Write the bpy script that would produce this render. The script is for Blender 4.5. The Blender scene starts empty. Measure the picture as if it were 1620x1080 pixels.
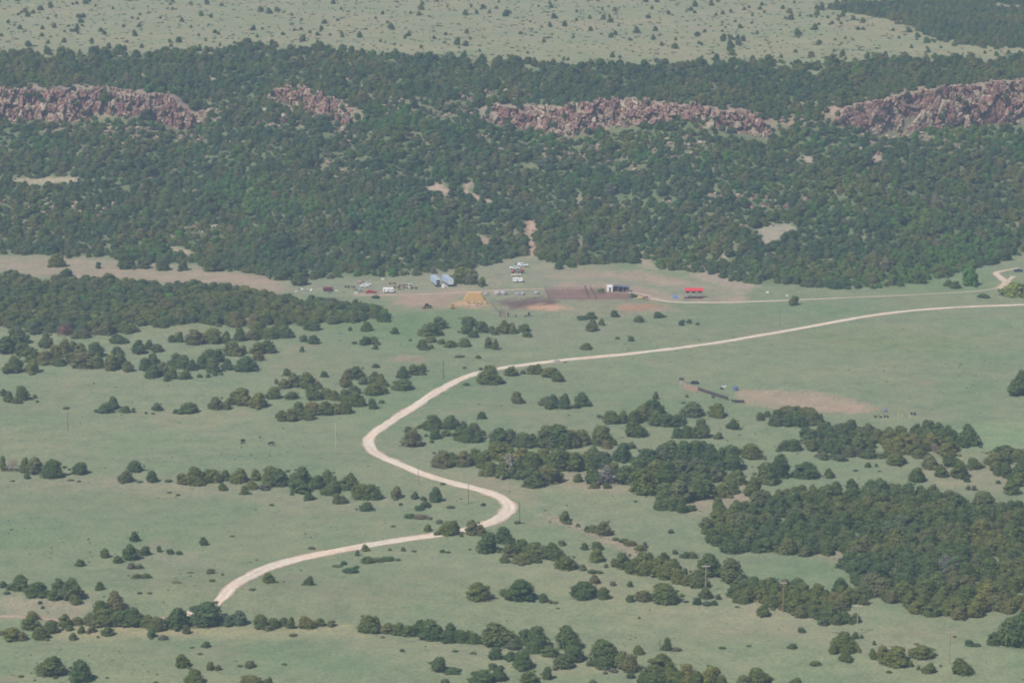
import bpy, math, random
import numpy as np
from math import radians, sin, cos, pi

SC = bpy.context.scene
COL = SC.collection
random.seed(11)
RNG = np.random.default_rng(11)

# ------------------------------------------------------------------ camera
W0, H0 = 1620.0, 1080.0
CAMZ = 322.0
FPX = 5000.0
TH = math.atan(1090.0 / 5000.0)
FPX = 5000.0 * cos(TH)
cam = bpy.data.cameras.new('camera')
cam.sensor_width = 36.0
cam.lens = 36.0 * FPX / W0
cam.clip_start = 1.0
cam.clip_end = 30000.0
camo = bpy.data.objects.new('camera', cam)
COL.objects.link(camo)
camo.location = (0, 0, CAMZ)
camo.rotation_euler = (pi / 2 - TH, 0, 0)
SC.camera = camo

# ------------------------------------------------------------------ light
SUN_DIR = np.array([-0.44, -0.42, 0.80]); SUN_DIR /= np.linalg.norm(SUN_DIR)
elev = math.asin(SUN_DIR[2]); azim = math.atan2(SUN_DIR[0], SUN_DIR[1])
wd = bpy.data.worlds.new("World"); SC.world = wd; wd.use_nodes = True
nt = wd.node_tree; nt.nodes.clear()
sky = nt.nodes.new('ShaderNodeTexSky'); sky.sky_type = 'NISHITA'; sky.sun_disc = False
sky.sun_elevation = elev; sky.sun_rotation = azim; sky.altitude = 1800; sky.dust_density = 1.5
bg = nt.nodes.new('ShaderNodeBackground'); bg.inputs['Strength'].default_value = 0.08
wo = nt.nodes.new('ShaderNodeOutputWorld')
nt.links.new(sky.outputs[0], bg.inputs[0]); nt.links.new(bg.outputs[0], wo.inputs[0])
sl = bpy.data.lights.new('sun', 'SUN'); sl.energy = 4.3; sl.angle = radians(0.6); sl.color = (1.0, 0.94, 0.84)
so = bpy.data.objects.new('sun', sl); COL.objects.link(so)
from mathutils import Vector, Matrix
so.rotation_euler = Vector(SUN_DIR).to_track_quat('Z', 'Y').to_euler()
SC.view_settings.view_transform = 'Standard'
SC.view_settings.look = 'None'
SC.view_settings.exposure = 0.12
SC.view_settings.gamma = 1.0
SC.render.engine = 'CYCLES'
SC.cycles.volume_bounces = 1
SC.cycles.filter_width = 1.9

# ------------------------------------------------------------------ projection helpers
CT, ST = cos(TH), sin(TH)
def project(x, y, z):
    x = np.asarray(x, float); y = np.asarray(y, float); z = np.asarray(z, float)
    dz = z - CAMZ
    d = y * CT - dz * ST
    u = y * ST + dz * CT
    d = np.where(d < 1, 1, d)
    return W0 / 2 + FPX * x / d, H0 / 2 - FPX * u / d, d
def ray(px, py):
    a = (px - W0 / 2) / FPX; b = -(py - H0 / 2) / FPX
    return np.array([a, CT + b * ST, -ST + b * CT])
def flat(px, py, z=0.0):
    r = ray(px, py); t = (z - CAMZ) / r[2]
    return r[0] * t, r[1] * t

# ------------------------------------------------------------------ terrain height
BASE = [(-300, 395), (0, 402), (200, 412), (330, 425), (430, 440), (600, 440), (700, 432), (760, 420), (840, 402), (870, 420), (1000, 416),
        (1110, 432), (1200, 450), (1400, 457), (1500, 440), (1620, 400), (1900, 400)]
EDGE = [(-300, 92), (0, 92), (200, 88), (400, 80), (500, 82), (600, 96), (750, 98), (900, 108), (1080, 108), (1300, 104), (1620, 96), (1900, 96)]
bp = np.array([flat(a, b, 0) for a, b in BASE]); ep = np.array([flat(a, b, 75) for a, b in EDGE])
def yb_of(x): return np.interp(x, bp[:, 0], bp[:, 1])
def ye_of(x): return np.interp(x, ep[:, 0], ep[:, 1])
CLX = 1845.0
def cpx(x): return W0 / 2 + FPX * np.asarray(x) / CLX
C_W = [(-2000, 1), (255, 1), (300, .5), (330, .1), (390, .1), (420, .75), (550, .75), (580, .1), (740, .1), (770, .8), (1210, 1), (1240, .1), (1300, .2), (1330, 1), (4000, 1)]
C_T = [(-2000, 66), (130, 66), (200, 63.5), (250, 59), (280, 49), (320, 40), (395, 70), (480, 65), (560, 58), (740, 57), (760, 60), (850, 60), (900, 63), (1000, 66), (1100, 64),
       (1200, 60), (1235, 53), (1310, 62), (1400, 66), (1480, 70), (1620, 72.5), (4000, 72.5)]
C_B = [(-2000, 46), (90, 48), (200, 51), (255, 42), (310, 33), (395, 64), (480, 57), (560, 45), (740, 54), (845, 47), (900, 45), (1000, 53), (1090, 56.5), (1180, 49), (1230, 47), (1310, 57),
       (1380, 49), (1420, 47), (1620, 48), (4000, 48)]
def cw(x): return np.interp(cpx(x), *zip(*C_W))
def ct(x): return np.interp(cpx(x), *zip(*C_T))
def cb(x): return np.interp(cpx(x), *zip(*C_B))
PT = [0, .1, .25, .5, .7, .85, 1.0]; PZ = [0, 2.5, 10, 32, 54, 67, 75]
TC = 0.68
def sstep(a, b, v):
    t = np.clip((v - a) / (b - a), 0, 1); return t * t * (3 - 2 * t)
def bump(x, y, cx, cy, sx, sy, h):
    return h * np.exp(-((x - cx) / sx) ** 2 - ((y - cy) / sy) ** 2)
def wob(x, y):
    return (np.sin(x / 23 + 1.3 + 1.7 * np.sin(y / 41)) * np.sin(y / 27 + .4 + 1.4 * np.sin(x / 37)) +
            .5 * np.sin(x / 11 + y / 17 + 2) * np.sin(y / 12.3 - x / 19))
def H(x, y):
    x = np.asarray(x, float); y = np.asarray(y, float)
    yb = yb_of(x); ye = ye_of(x)
    t = np.clip((y - yb) / (ye - yb), 0, 1)
    z1 = np.interp(t, PT, PZ)
    zb = cb(x); zt = ct(x)
    z2 = np.where(t < TC, np.interp(t, PT, PZ) * 0 + zb * np.power(np.clip(t / TC, 0, 1), 1.35),
         np.where(t < TC + .03, zb + (zt - zb) * (t - TC) / .03, zt + (75 - zt) * (t - TC - .03) / (1 - TC - .03)))
    c = cw(x)
    z = z1 * (1 - c) + z2 * c
    m = sstep(0, .15, t) * (1 - sstep(.9, 1.0, t))
    m2 = m * (1 - c * np.exp(-((t - TC - .015) / .05) ** 2))
    z = z + m2 * 1.9 * wob(x, y)
    v = 1 - sstep(-60, 30, y - yb)
    z = z + v * (.8 * np.sin(x / 85 + .6) * np.sin(y / 95 + 1) + .5 * np.sin(x / 38 + y / 60) + .25 * np.sin(y / 21 + x / 55))
    z = z + bump(x, y, -115, 1048, 95, 26, 3.5) + bump(x, y, 60, 985, 130, 22, 2.0) + bump(x, y, -110, 1235, 90, 22, 2.0) + bump(x, y, 120, 1075, 60, 18, 1.5)
    z = z + sstep(1, 1.5, (y - yb) / (ye - yb)) * (.6 * np.sin(x / 90) * np.sin(y / 120))
    return z
def P(px, py):
    """ground point seen at a photo pixel"""
    r = ray(px, py); t = np.arange(900, 4500, 2.0)
    X = r[0] * t; Y = r[1] * t; Z = CAMZ + r[2] * t
    f = Z - H(X, Y)
    i = int(np.argmax(f < 0))
    if i == 0: i = 1
    a = f[i - 1] / (f[i - 1] - f[i]); tt = t[i - 1] + a * 2.0
    x, y = r[0] * tt, r[1] * tt
    return np.array([x, y, float(H(x, y))])

# ------------------------------------------------------------------ materials
def mat(name): 
    m = bpy.data.materials.new(name); m.use_nodes = True
    b = m.node_tree.nodes['Principled BSDF']; return m, m.node_tree, b
def N(nt, t, **kw):
    n = nt.nodes.new(t)
    for k, v in kw.items(): setattr(n, k, v)
    return n
def ramp(nt, fac, stops):
    r = N(nt, 'ShaderNodeValToRGB'); e = r.color_ramp.elements
    while len(e) < len(stops): e.new(0.5)
    for k, (p, c) in enumerate(stops):
        e[k].position = p; e[k].color = (*c, 1)
    nt.links.new(fac, r.inputs[0]); return r.outputs[0]
def mix(nt, a, b, fac, mode='MIX'):
    m = N(nt, 'ShaderNodeMix', data_type='RGBA', blend_type=mode)
    for s, v in ((m.inputs[0], fac), (m.inputs[6], a), (m.inputs[7], b)):
        if isinstance(v, (float, int)): s.default_value = v
        elif isinstance(v, tuple): s.default_value = (*v, 1)
        else: nt.links.new(v, s)
    return m.outputs[2]
def noise(nt, scale, detail=4, rough=.6, vec=None):
    n = N(nt, 'ShaderNodeTexNoise'); n.inputs['Scale'].default_value = scale
    n.inputs['Detail'].default_value = detail; n.inputs['Roughness'].default_value = rough
    if vec is not None: nt.links.new(vec, n.inputs['Vector'])
    return n.outputs['Fac']
def paint(name, c, rough=.6, metal=0, var=.15, scale=1.5):
    m, t, b = mat(name)
    tc = N(t, 'ShaderNodeTexCoord')
    f = noise(t, scale, 4, .6, tc.outputs['Object'])
    lo = tuple(v * (1 - var) for v in c); hi = tuple(min(1, v * (1 + var)) for v in c)
    t.links.new(ramp(t, f, [(.3, lo), (.7, hi)]), b.inputs['Base Color'])
    b.inputs['Roughness'].default_value = rough; b.inputs['Metallic'].default_value = metal
    b.inputs['Specular IOR Level'].default_value = .3
    return m
def foliage(name, cols, inner=False):
    m, t, b = mat(name)
    oi = N(t, 'ShaderNodeObjectInfo')
    c = ramp(t, oi.outputs['Random'], cols)
    g = N(t, 'ShaderNodeNewGeometry')
    tc = N(t, 'ShaderNodeTexCoord')
    f = noise(t, 6.0, 3, .6, tc.outputs['Object'])
    c = mix(t, c, ramp(t, f, [(.32, (.62, .62, .66)), (.68, (1.35, 1.35, 1.2))]), 1.0, 'MULTIPLY')
    f2 = noise(t, .02, 2, .5, g.outputs['Position'])
    c = mix(t, c, ramp(t, f2, [(.36, (.78, .90, .98)), (.64, (1.24, 1.10, .88))]), 1.0, 'MULTIPLY')
    t.links.new(c, b.inputs['Base Color'])
    b.inputs['Roughness'].default_value = .8; b.inputs['Specular IOR Level'].default_value = .15
    if not inner:
        tr = N(t, 'ShaderNodeBsdfTranslucent'); t.links.new(c, tr.inputs['Color'])
        ms = N(t, 'ShaderNodeMixShader'); ms.inputs[0].default_value = .25
        t.links.new(b.outputs[0], ms.inputs[1]); t.links.new(tr.outputs[0], ms.inputs[2])
        t.links.new(ms.outputs[0], t.nodes['Material Output'].inputs[0])
    return m
M_JUN = foliage('juniper_foliage', [(0, (0.087, 0.130, 0.040)), (.25, (0.129, 0.165, 0.052)), (.5, (0.103, 0.145, 0.056)), (.75, (0.157, 0.182, 0.062)), (.92, (0.162, 0.160, 0.078)), (1, (0.140, 0.176, 0.095))])
M_PIN = foliage('slope_foliage', [(0, (0.081, 0.127, 0.046)), (.2, (0.113, 0.159, 0.048)), (.45, (0.083, 0.136, 0.069)), (.6, (0.144, 0.170, 0.060)), (.8, (0.167, 0.172, 0.081)), (.92, (0.098, 0.190, 0.046)), (1, (0.196, 0.190, 0.132))])
M_OAK = foliage('oak_foliage', [(0, (0.084, 0.180, 0.048)), (.4, (0.101, 0.216, 0.053)), (.8, (0.128, 0.196, 0.062)), (1, (0.150, 0.232, 0.069))])
M_PALE = foliage('cottonwood_foliage', [(0, (.20, .27, .075)), (1, (.22, .28, .08))])
M_SHR = foliage('shrub_foliage', [(0, (0.075, 0.121, 0.048)), (.5, (0.105, 0.152, 0.060)), (.85, (0.135, 0.158, 0.078)), (1, (0.170, 0.152, 0.120))])
M_GREY = foliage('bare_twigs', [(0, (.27, .235, .235)), (1, (.31, .28, .27))])
M_PINK = foliage('reddish_twigs', [(0, (.36, .13, .13)), (1, (.38, .15, .14))])
M_BARK = paint('bark', (.12, .09, .065), .9)

# ------------------------------------------------------------------ scene-graph helpers
def link(name, me, parent=None):
    o = bpy.data.objects.new(name, me); COL.objects.link(o)
    if parent is not None: o.parent = parent
    return o
def tag(o, label=None, cat=None, group=None, kind=None):
    if label: o['label'] = label
    if cat: o['category'] = cat
    if group: o['group'] = group
    if kind: o['kind'] = kind
    return o
def thing(name, label, cat, loc, rz=0, group=None):
    o = link(name, None); o.location = loc; o.rotation_euler = (0, 0, rz); o.empty_display_size = .5
    return tag(o, label, cat, group)
def mesh_np(name, V, F, mats=None, col=None, smooth=False, fm=None):
    """V (n,3), F (m,k) int"""
    me = bpy.data.meshes.new(name); V = np.asarray(V, np.float32); F = np.asarray(F, np.int32)
    me.vertices.add(len(V)); me.vertices.foreach_set('co', V.ravel())
    k = F.shape[1]; me.loops.add(F.size); me.loops.foreach_set('vertex_index', F.ravel())
    me.polygons.add(len(F)); me.polygons.foreach_set('loop_start', np.arange(0, F.size, k, dtype=np.int32))
    me.polygons.foreach_set('loop_total', np.full(len(F), k, np.int32))
    for m in (mats or []): me.materials.append(m)
    if fm is not None: me.polygons.foreach_set('material_index', np.asarray(fm, np.int32))
    me.update(calc_edges=True)
    if smooth: me.polygons.foreach_set('use_smooth', np.ones(len(F), bool))
    else: me.polygons.foreach_set('use_smooth', np.zeros(len(F), bool))
    if col is not None:
        a = me.color_attributes.new('tint', 'FLOAT_COLOR', 'POINT')
        c = np.ones((len(V), 4), np.float32); c[:, :3] = col; a.data.foreach_set('color', c.ravel())
    me.validate(); return me
class MB:
    """collects simple solids into one mesh"""
    def __init__(s): s.v = []; s.f = []
    def add(s, vs, fs):
        n = len(s.v); s.v += [tuple(v) for v in vs]; s.f += [tuple(i + n for i in f) for f in fs]; return s
    def box(s, c, d, rz=0, top=(1, 1), sh=(0, 0), rx=0, ry=0):
        vs = []
        R = Matrix.Rotation(rz, 3, 'Z') @ Matrix.Rotation(ry, 3, 'Y') @ Matrix.Rotation(rx, 3, 'X')
        for zz in (-.5, .5):
            k = top if zz > 0 else (1, 1); o = sh if zz > 0 else (0, 0)
            for xx, yy in ((-.5, -.5), (.5, -.5), (.5, .5), (-.5, .5)):
                p = R @ Vector((xx * d[0] * k[0] + o[0], yy * d[1] * k[1] + o[1], zz * d[2]))
                vs.append((p.x + c[0], p.y + c[1], p.z + c[2]))
        return s.add(vs, [(0, 3, 2, 1), (4, 5, 6, 7), (0, 1, 5, 4), (1, 2, 6, 5), (2, 3, 7, 6), (3, 0, 4, 7)])
    def tube(s, p0, p1, r0, r1=None, n=8):
        r1 = r0 if r1 is None else r1
        p0 = Vector(p0); p1 = Vector(p1); d = (p1 - p0).normalized(); a = d.orthogonal().normalized(); b = d.cross(a)
        vs = []
        for p, r in ((p0, r0), (p1, r1)):
            for i in range(n):
                t = 2 * pi * i / n; vs.append(p + a * (r * cos(t)) + b * (r * sin(t)))
        fs = [(i, (i + 1) % n, n + (i + 1) % n, n + i) for i in range(n)] + [tuple(range(n))[::-1], tuple(range(n, 2 * n))]
        return s.add(vs, fs)
    def ball(s, c, r, nu=10, nv=6):
        vs = [(c[0], c[1], c[2] - r[2])]
        for j in range(1, nv):
            f = pi * j / nv
            for i in range(nu):
                t = 2 * pi * i / nu; vs.append((c[0] + r[0] * sin(f) * cos(t), c[1] + r[1] * sin(f) * sin(t), c[2] - r[2] * cos(f)))
        vs.append((c[0], c[1], c[2] + r[2])); L = len(vs) - 1; fs = []
        for i in range(nu):
            fs.append((0, 1 + (i + 1) % nu, 1 + i)); fs.append((L, L - nu + i, L - nu + (i + 1) % nu))
        for j in range(nv - 2):
            for i in range(nu):
                a = 1 + j * nu + i; b = 1 + j * nu + (i + 1) % nu; fs.append((a, b, b + nu, a + nu))
        return s.add(vs, fs)
    def prism(s, prof, y0, y1):
        """profile in x,z extruded along y"""
        n = len(prof); vs = [(x, y0, z) for x, z in prof] + [(x, y1, z) for x, z in prof]
        return s.add(vs, [(i, (i + 1) % n, n + (i + 1) % n, n + i) for i in range(n)] + [tuple(range(n))[::-1], tuple(range(n, 2 * n))])
    def build(s, name, m, parent=None, smooth=False, bevel=0):
        me = bpy.data.meshes.new(name); me.from_pydata(s.v, [], s.f); me.materials.append(m)
        me.polygons.foreach_set('use_smooth', np.full(len(me.polygons), smooth))
        o = link(name, me, parent)
        if bevel:
            b = o.modifiers.new('bevel', 'BEVEL'); b.width = bevel; b.segments = 2; b.limit_method = 'ANGLE'
        return o
def in_poly(px, py, poly):
    px = np.asarray(px); py = np.asarray(py); r = np.zeros(px.shape, bool); n = len(poly)
    for i in range(n):
        x1, y1 = poly[i]; x2, y2 = poly[(i + 1) % n]
        if y1 == y2: continue
        c = ((y1 > py) != (y2 > py)) & (px < (x2 - x1) * (py - y1) / (y2 - y1) + x1); r ^= c
    return r
def poly_soft(px, py, poly, soft=5.0):
    """1 inside, falling to 0 over soft px outside"""
    ins = in_poly(px, py, poly); d = np.full(px.shape, 1e9); n = len(poly)
    for i in range(n):
        x1, y1 = poly[i]; x2, y2 = poly[(i + 1) % n]; dx, dy = x2 - x1, y2 - y1
        L = dx * dx + dy * dy + 1e-9; t = np.clip(((px - x1) * dx + (py - y1) * dy) / L, 0, 1)
        d = np.minimum(d, np.hypot(px - x1 - t * dx, (py - y1 - t * dy) * 1.6))
    return np.where(ins, np.clip(.5 + d / soft * .5, 0, 1), np.clip(.5 - d / soft * .5, 0, 1))
# ------------------------------------------------------------------ ground
def axis(lo, hi, step, far_lo, far_hi):
    a = list(np.arange(lo, hi + step / 2, step)); s = step
    while a[-1] < far_hi: s *= 1.25; a.append(a[-1] + s)
    s = step
    while a[0] > far_lo: s *= 1.25; a.insert(0, a[0] - s)
    return np.array(a)
gx = axis(-430, 430, 2.4, -6000, 6000)
gy = np.concatenate([axis(930, 2420, 2.4, -600, 9000)])
GX, GY = np.meshgrid(gx, gy)
GZ = H(GX, GY)
nx, ny = len(gx), len(gy)
V = np.stack([GX.ravel(), GY.ravel(), GZ.ravel()], 1)
I = np.arange(nx * ny).reshape(ny, nx)
F = np.stack([I[:-1, :-1].ravel(), I[:-1, 1:].ravel(), I[1:, 1:].ravel(), I[1:, :-1].ravel()], 1)
PXg, PYg, _ = project(V[:, 0], V[:, 1], V[:, 2])
yb = yb_of(V[:, 0]); ye = ye_of(V[:, 0]); tt = (V[:, 1] - yb) / (ye - yb)
G1 = np.array((.194, .234, .138)); G2 = np.array((.278, .278, .168)); SL = np.array((.135, .165, .085)); DIRT = np.array((.40, .285, .215))
col = np.tile(G1, (len(V), 1))
# valley meadow drifts: dry and green stretches
f = .5 + .25 * np.sin(V[:, 0] / 47 + 2 * np.sin(V[:, 1] / 80)) + .25 * np.sin(V[:, 1] / 33 + 1.6 * np.sin(V[:, 0] / 60) + 1)
col = col * (1 - .55 * f[:, None]) + np.array((.238, .248, .150)) * (.6 * f[:, None])
m = sstep(-.02, .06, tt)[:, None]; col = col * (1 - m) + SL * m
m = sstep(.96, 1.03, tt)[:, None]; col = col * (1 - m) + G2 * m
DRY = (.34, .29, .19); PINK = (.42, .285, .225); GRN = (.155, .235, .10); BRT = (.14, .215, .085); TAN = (.45, .35, .265); ROCKY = (.36, .29, .23); GRY = (.26, .25, .205); PALE = (.25, .30, .17)
REGIONS = [
 # polygon in photo pixels, colour, soft px, strength : bare soil, mud, irrigated strips, dry crests
 ([(-60, 404), (150, 409), (250, 416), (330, 424), (430, 440), (475, 462), (430, 465), (330, 455), (200, 446), (100, 440), (-60, 434)], (.36, .28, .21), 8, .95),
 ([(430, 440), (560, 446), (640, 440), (760, 415), (840, 402), (900, 425), (1000, 430), (1080, 445), (1180, 462), (1180, 480), (1000, 470), (640, 470), (460, 466)], (.27, .265, .185), 10, .9),
 ([(560, 462), (680, 462), (740, 456), (700, 466), (650, 468), (560, 467)], (.36, .27, .21), 4, .7),
 ([(615, 474), (650, 469), (700, 465), (748, 461), (752, 464), (722, 470), (708, 478), (712, 488), (690, 490), (650, 487), (625, 480)], (.38, .265, .205), 6, .95),
 ([(860, 452), (900, 447), (960, 447), (1000, 452), (1040, 460), (1060, 468), (1180, 470), (1180, 478), (1030, 475), (980, 462), (900, 458)], (.38, .28, .22), 5, .9),
 ([(860, 436), (930, 431), (1010, 430), (1060, 440), (1130, 452), (1190, 462), (1180, 468), (1100, 458), (1040, 450), (980, 440), (900, 441)], (.38, .285, .22), 6, .75),
 ([(1090, 432), (1130, 430), (1200, 452), (1180, 460), (1120, 448)], (.37, .29, .23), 5, .9),
 ([(835, 342), (848, 346), (849, 375), (845, 405), (836, 405), (838, 380), (832, 360)], PINK, 5, 1),
 ([(1190, 362), (1240, 352), (1262, 358), (1250, 370), (1215, 388), (1200, 386), (1205, 372)], (.36, .30, .235), 5, 1),
 ([(690, 290), (725, 302), (733, 300), (740, 287), (747, 288), (742, 303), (760, 312), (780, 316), (784, 326), (758, 318), (722, 307), (680, 302), (640, 298), (640, 290), (665, 298)], (.42, .32, .25), 5, 1),
 ([(757, 372), (778, 378), (776, 388), (760, 386)], PINK, 4, .9), ([(918, 374), (928, 378), (926, 390), (918, 388)], PINK, 4, .9),
 ([(1268, 243), (1286, 250), (1287, 270), (1275, 266)], (.42, .33, .27), 4, .9),
 ([(1370, 245), (1395, 240), (1400, 258), (1375, 255)], (.42, .33, .27), 4, .9),
 ([(10, 280), (60, 283), (125, 278), (120, 288), (60, 294), (10, 286)], TAN, 4, .8),
 ([(255, 388), (300, 395), (315, 410), (280, 402)], TAN, 4, .8), ([(1355, 372), (1372, 378), (1368, 385)], TAN, 3, .7),
 ([(1010, 412), (1030, 408), (1040, 425), (1020, 425)], TAN, 4, .6), ([(1136, 395), (1152, 400), (1146, 414)], TAN, 4, .9),
 ([(206, 95), (216, 97), (217, 103), (210, 103)], (.38, .30, .23), 4, .6), ([(219, 118), (232, 119), (232, 126), (220, 127)], (.38, .30, .23), 4, .6), ([(325, 118), (345, 124), (335, 130)], TAN, 3, .8),
 ([(1275, 110), (1300, 112), (1296, 120), (1270, 118)], G2, 3, .9), ([(1441, 136), (1466, 134), (1470, 142), (1444, 144)], (.36, .29, .21), 5, .7),
 ([(120, 492), (200, 512), (330, 514), (540, 510), (690, 490), (760, 492), (790, 505), (700, 520), (640, 528), (560, 524), (420, 520), (200, 524)], BRT, 14, .5),
 ([(1270, 522), (1400, 528), (1540, 540), (1530, 555), (1380, 556), (1300, 540)], BRT, 25, .55),
 # pens
 ([(770, 468), (960, 466), (1000, 475), (1080, 482), (1080, 494), (1000, 498), (860, 496), (790, 492)], (.25, .25, .17), 6, .8),
 ([(785, 476), (815, 473), (860, 471), (885, 476), (880, 484), (850, 488), (815, 490), (795, 484)], (.135, .08, .078), 6, 1),
 ([(832, 484), (860, 481), (892, 483), (905, 488), (870, 491), (840, 489)], (.50, .32, .205), 4, .95),
 ([(976, 485), (1000, 481), (1040, 481), (1056, 486), (1040, 490), (985, 491)], (.42, .23, .15), 5, .9),
 ([(1040, 486), (1075, 488), (1078, 492), (1030, 493)], (.36, .27, .22), 4, .7),
 ([(715, 478), (740, 475), (765, 477), (775, 484), (750, 487), (725, 484), (708, 480)], (.48, .31, .20), 4, 1),
 ([(866, 460), (925, 458), (960, 461), (1000, 466), (998, 474), (900, 474), (868, 472)], (.27, .155, .135), 5, .9),
 # arena
 ([(1170, 618), (1210, 617), (1290, 620), (1350, 632), (1390, 648), (1380, 652), (1300, 654), (1240, 648), (1180, 638), (1160, 632)], (.40, .29, .215), 6, .95),
 ([(1076, 604), (1095, 612), (1115, 618), (1100, 622), (1084, 614)], (.42, .24, .2), 4, .8),
 ([(1400, 660), (1460, 672), (1500, 690), (1560, 668), (1640, 660), (1640, 715), (1560, 712), (1500, 700)], PALE, 14, .9),
 # bare scars in the meadow
 ([(618, 566), (650, 564), (678, 566), (676, 570), (640, 571), (616, 569)], (.38, .25, .20), 6, .8),
 ([(745, 757), (780, 760), (830, 775), (850, 790), (830, 790), (790, 775), (750, 768)], (.33, .24, .18), 12, .55),
 ([(850, 820), (880, 812), (900, 822), (870, 830), (840, 832)], (.31, .25, .18), 10, .5),
 ([(870, 812), (905, 825), (950, 842), (985, 852), (1020, 878), (1000, 880), (950, 855), (900, 836), (872, 822)], (.34, .28, .21), 6, .85),
 ([(1060, 800), (1080, 790), (1130, 775), (1185, 765), (1190, 790), (1150, 810), (1090, 812)], (.31, .25, .185), 9, .8),
 ([(880, 745), (935, 745), (960, 765), (1000, 772), (1000, 782), (940, 778), (890, 770)], (.31, .26, .195), 8, .7),
 ([(1460, 740), (1600, 735), (1640, 760), (1560, 775), (1480, 770)], (.31, .265, .185), 14, .7),
 ([(1290, 860), (1340, 855), (1345, 885), (1290, 882)], (.36, .28, .22), 8, .8),
 ([(1140, 938), (1160, 940), (1250, 958), (1330, 966), (1385, 950), (1360, 985), (1230, 985), (1150, 965)], (.31, .28, .19), 12, .7),
 ([(-20, 755), (100, 757), (180, 748), (320, 762), (560, 790), (700, 790), (560, 812), (300, 785), (150, 775), (-20, 775)], (.29, .265, .18), 16, .7),
 ([(190, 872), (260, 866), (340, 880), (400, 905), (330, 900), (230, 888)], (.29, .265, .19), 14, .6),
 ([(-20, 935), (60, 942), (160, 955), (130, 980), (-20, 975)], (.31, .265, .195), 10, .8),
 ([(80, 990), (160, 985), (280, 990), (400, 990), (560, 990), (600, 1005), (400, 1012), (250, 1005), (100, 1012)], (.36, .32, .19), 12, .75),
 ([(560, 858), (640, 858), (720, 880), (850, 885), (950, 900), (940, 915), (700, 900), (560, 880)], (.275, .27, .18), 20, .6),
 ([(1020, 955), (1200, 965), (1420, 1010), (1600, 1030), (1600, 1060), (1300, 1030), (1020, 975)], (.29, .28, .18), 22, .6),
 ([(560, 1000), (700, 1005), (900, 1030), (1000, 1060), (700, 1060), (540, 1030)], (.30, .29, .185), 20, .6),
 ([(0, 560), (200, 560), (300, 575), (150, 600), (0, 590)], (.25, .265, .175), 25, .5),
 ([(740, 505), (900, 500), (1000, 515), (960, 545), (820, 548), (720, 530)], (.25, .255, .175), 22, .6),
 ([(600, 690), (720, 730), (840, 770), (830, 790), (700, 750), (590, 730)], (.24, .255, .17), 12, .5),
 ([(1400, 430), (1560, 430), (1600, 445), (1560, 462), (1400, 466)], GRN, 10, .5),
]
cc = cw(V[:, 0]) * np.exp(-((tt - TC - .03) / .028) ** 2) * (tt > 0) * (tt < 1); w = np.clip(cc * 1.1, 0, .9)[:, None]; col = col * (1 - w) + np.array((.33, .25, .20)) * w
pat = sstep(.35, .9, wob(V[:, 0] * 1.7 + 50, V[:, 1] * 1.7)) * (tt > .03) * (tt < .97); w = (pat * .42)[:, None]; col = col * (1 - w) + np.array((.34, .27, .20)) * w
for poly, c, soft, k in REGIONS:
    a = np.array(poly, float)
    s = (PXg > a[:, 0].min() - soft - 5) & (PXg < a[:, 0].max() + soft + 5) & (PYg > a[:, 1].min() - soft - 5) & (PYg < a[:, 1].max() + soft + 5) & (V[:, 1] > 900)
    idx = np.nonzero(s)[0]
    if len(idx) == 0: continue
    jx = PXg[idx] + (3.0 * np.sin(V[idx, 0] * .9 + V[idx, 1] * .21) + RNG.normal(0, 2.2, len(idx))) * min(1.4, soft / 6); jy = PYg[idx] + (1.4 * np.sin(V[idx, 0] * .55 - V[idx, 1] * .4) + .9 * np.sin(V[idx, 0] * .17 + V[idx, 1] * .13) + RNG.normal(0, .7, len(idx))) * min(1.4, soft / 6)
    w = (poly_soft(jx, jy, poly, soft) * k * (1 - .28 * RNG.random(len(idx)) * (soft > 5)))[:, None]
    col[idx] = col[idx] * (1 - w) + np.array(c) * w
def ground_mat():
    m, t, b = mat('ground_cover')
    at = N(t, 'ShaderNodeAttribute', attribute_name='tint')
    g = N(t, 'ShaderNodeNewGeometry')
    p = g.outputs['Position']
    c = at.outputs['Color']
    f1 = noise(t, .013, 5, .6, p)
    c = mix(t, c, ramp(t, f1, [(.32, (.86, .97, .90)), (.5, (1, 1, 1)), (.68, (1.13, 1.02, 1.02))]), 1.0, 'MULTIPLY')
    f2 = noise(t, .09, 6, .7, p)
    c = mix(t, c, ramp(t, f2, [(.30, (.80, .85, .84)), (.5, (1, 1, 1)), (.70, (1.20, 1.12, 1.10))]), 1.0, 'MULTIPLY')
    f3 = noise(t, .8, 4, .75, p)
    c = mix(t, c, ramp(t, f3, [(.36, (.66, .74, .68)), (.52, (1, 1, 1)), (.70, (1.26, 1.2, 1.14))]), .85, 'MULTIPLY')
    f4 = noise(t, .035, 4, .65, p)
    c = mix(t, c, (.30, .225, .17), ramp(t, f4, [(.57, (0, 0, 0)), (.72, (.42, .42, .42))]))
    t.links.new(c, b.inputs['Base Color']); b.inputs['Roughness'].default_value = .95; b.inputs['Specular IOR Level'].default_value = .05
    bm = N(t, 'ShaderNodeBump'); bm.inputs['Strength'].default_value = .35; bm.inputs['Distance'].default_value = .25
    t.links.new(f3, bm.inputs['Height']); t.links.new(bm.outputs[0], b.inputs['Normal'])
    return m
go = link('ground', mesh_np('ground', V, F, [ground_mat()], col, smooth=True))
tag(go, kind='structure')

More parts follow.
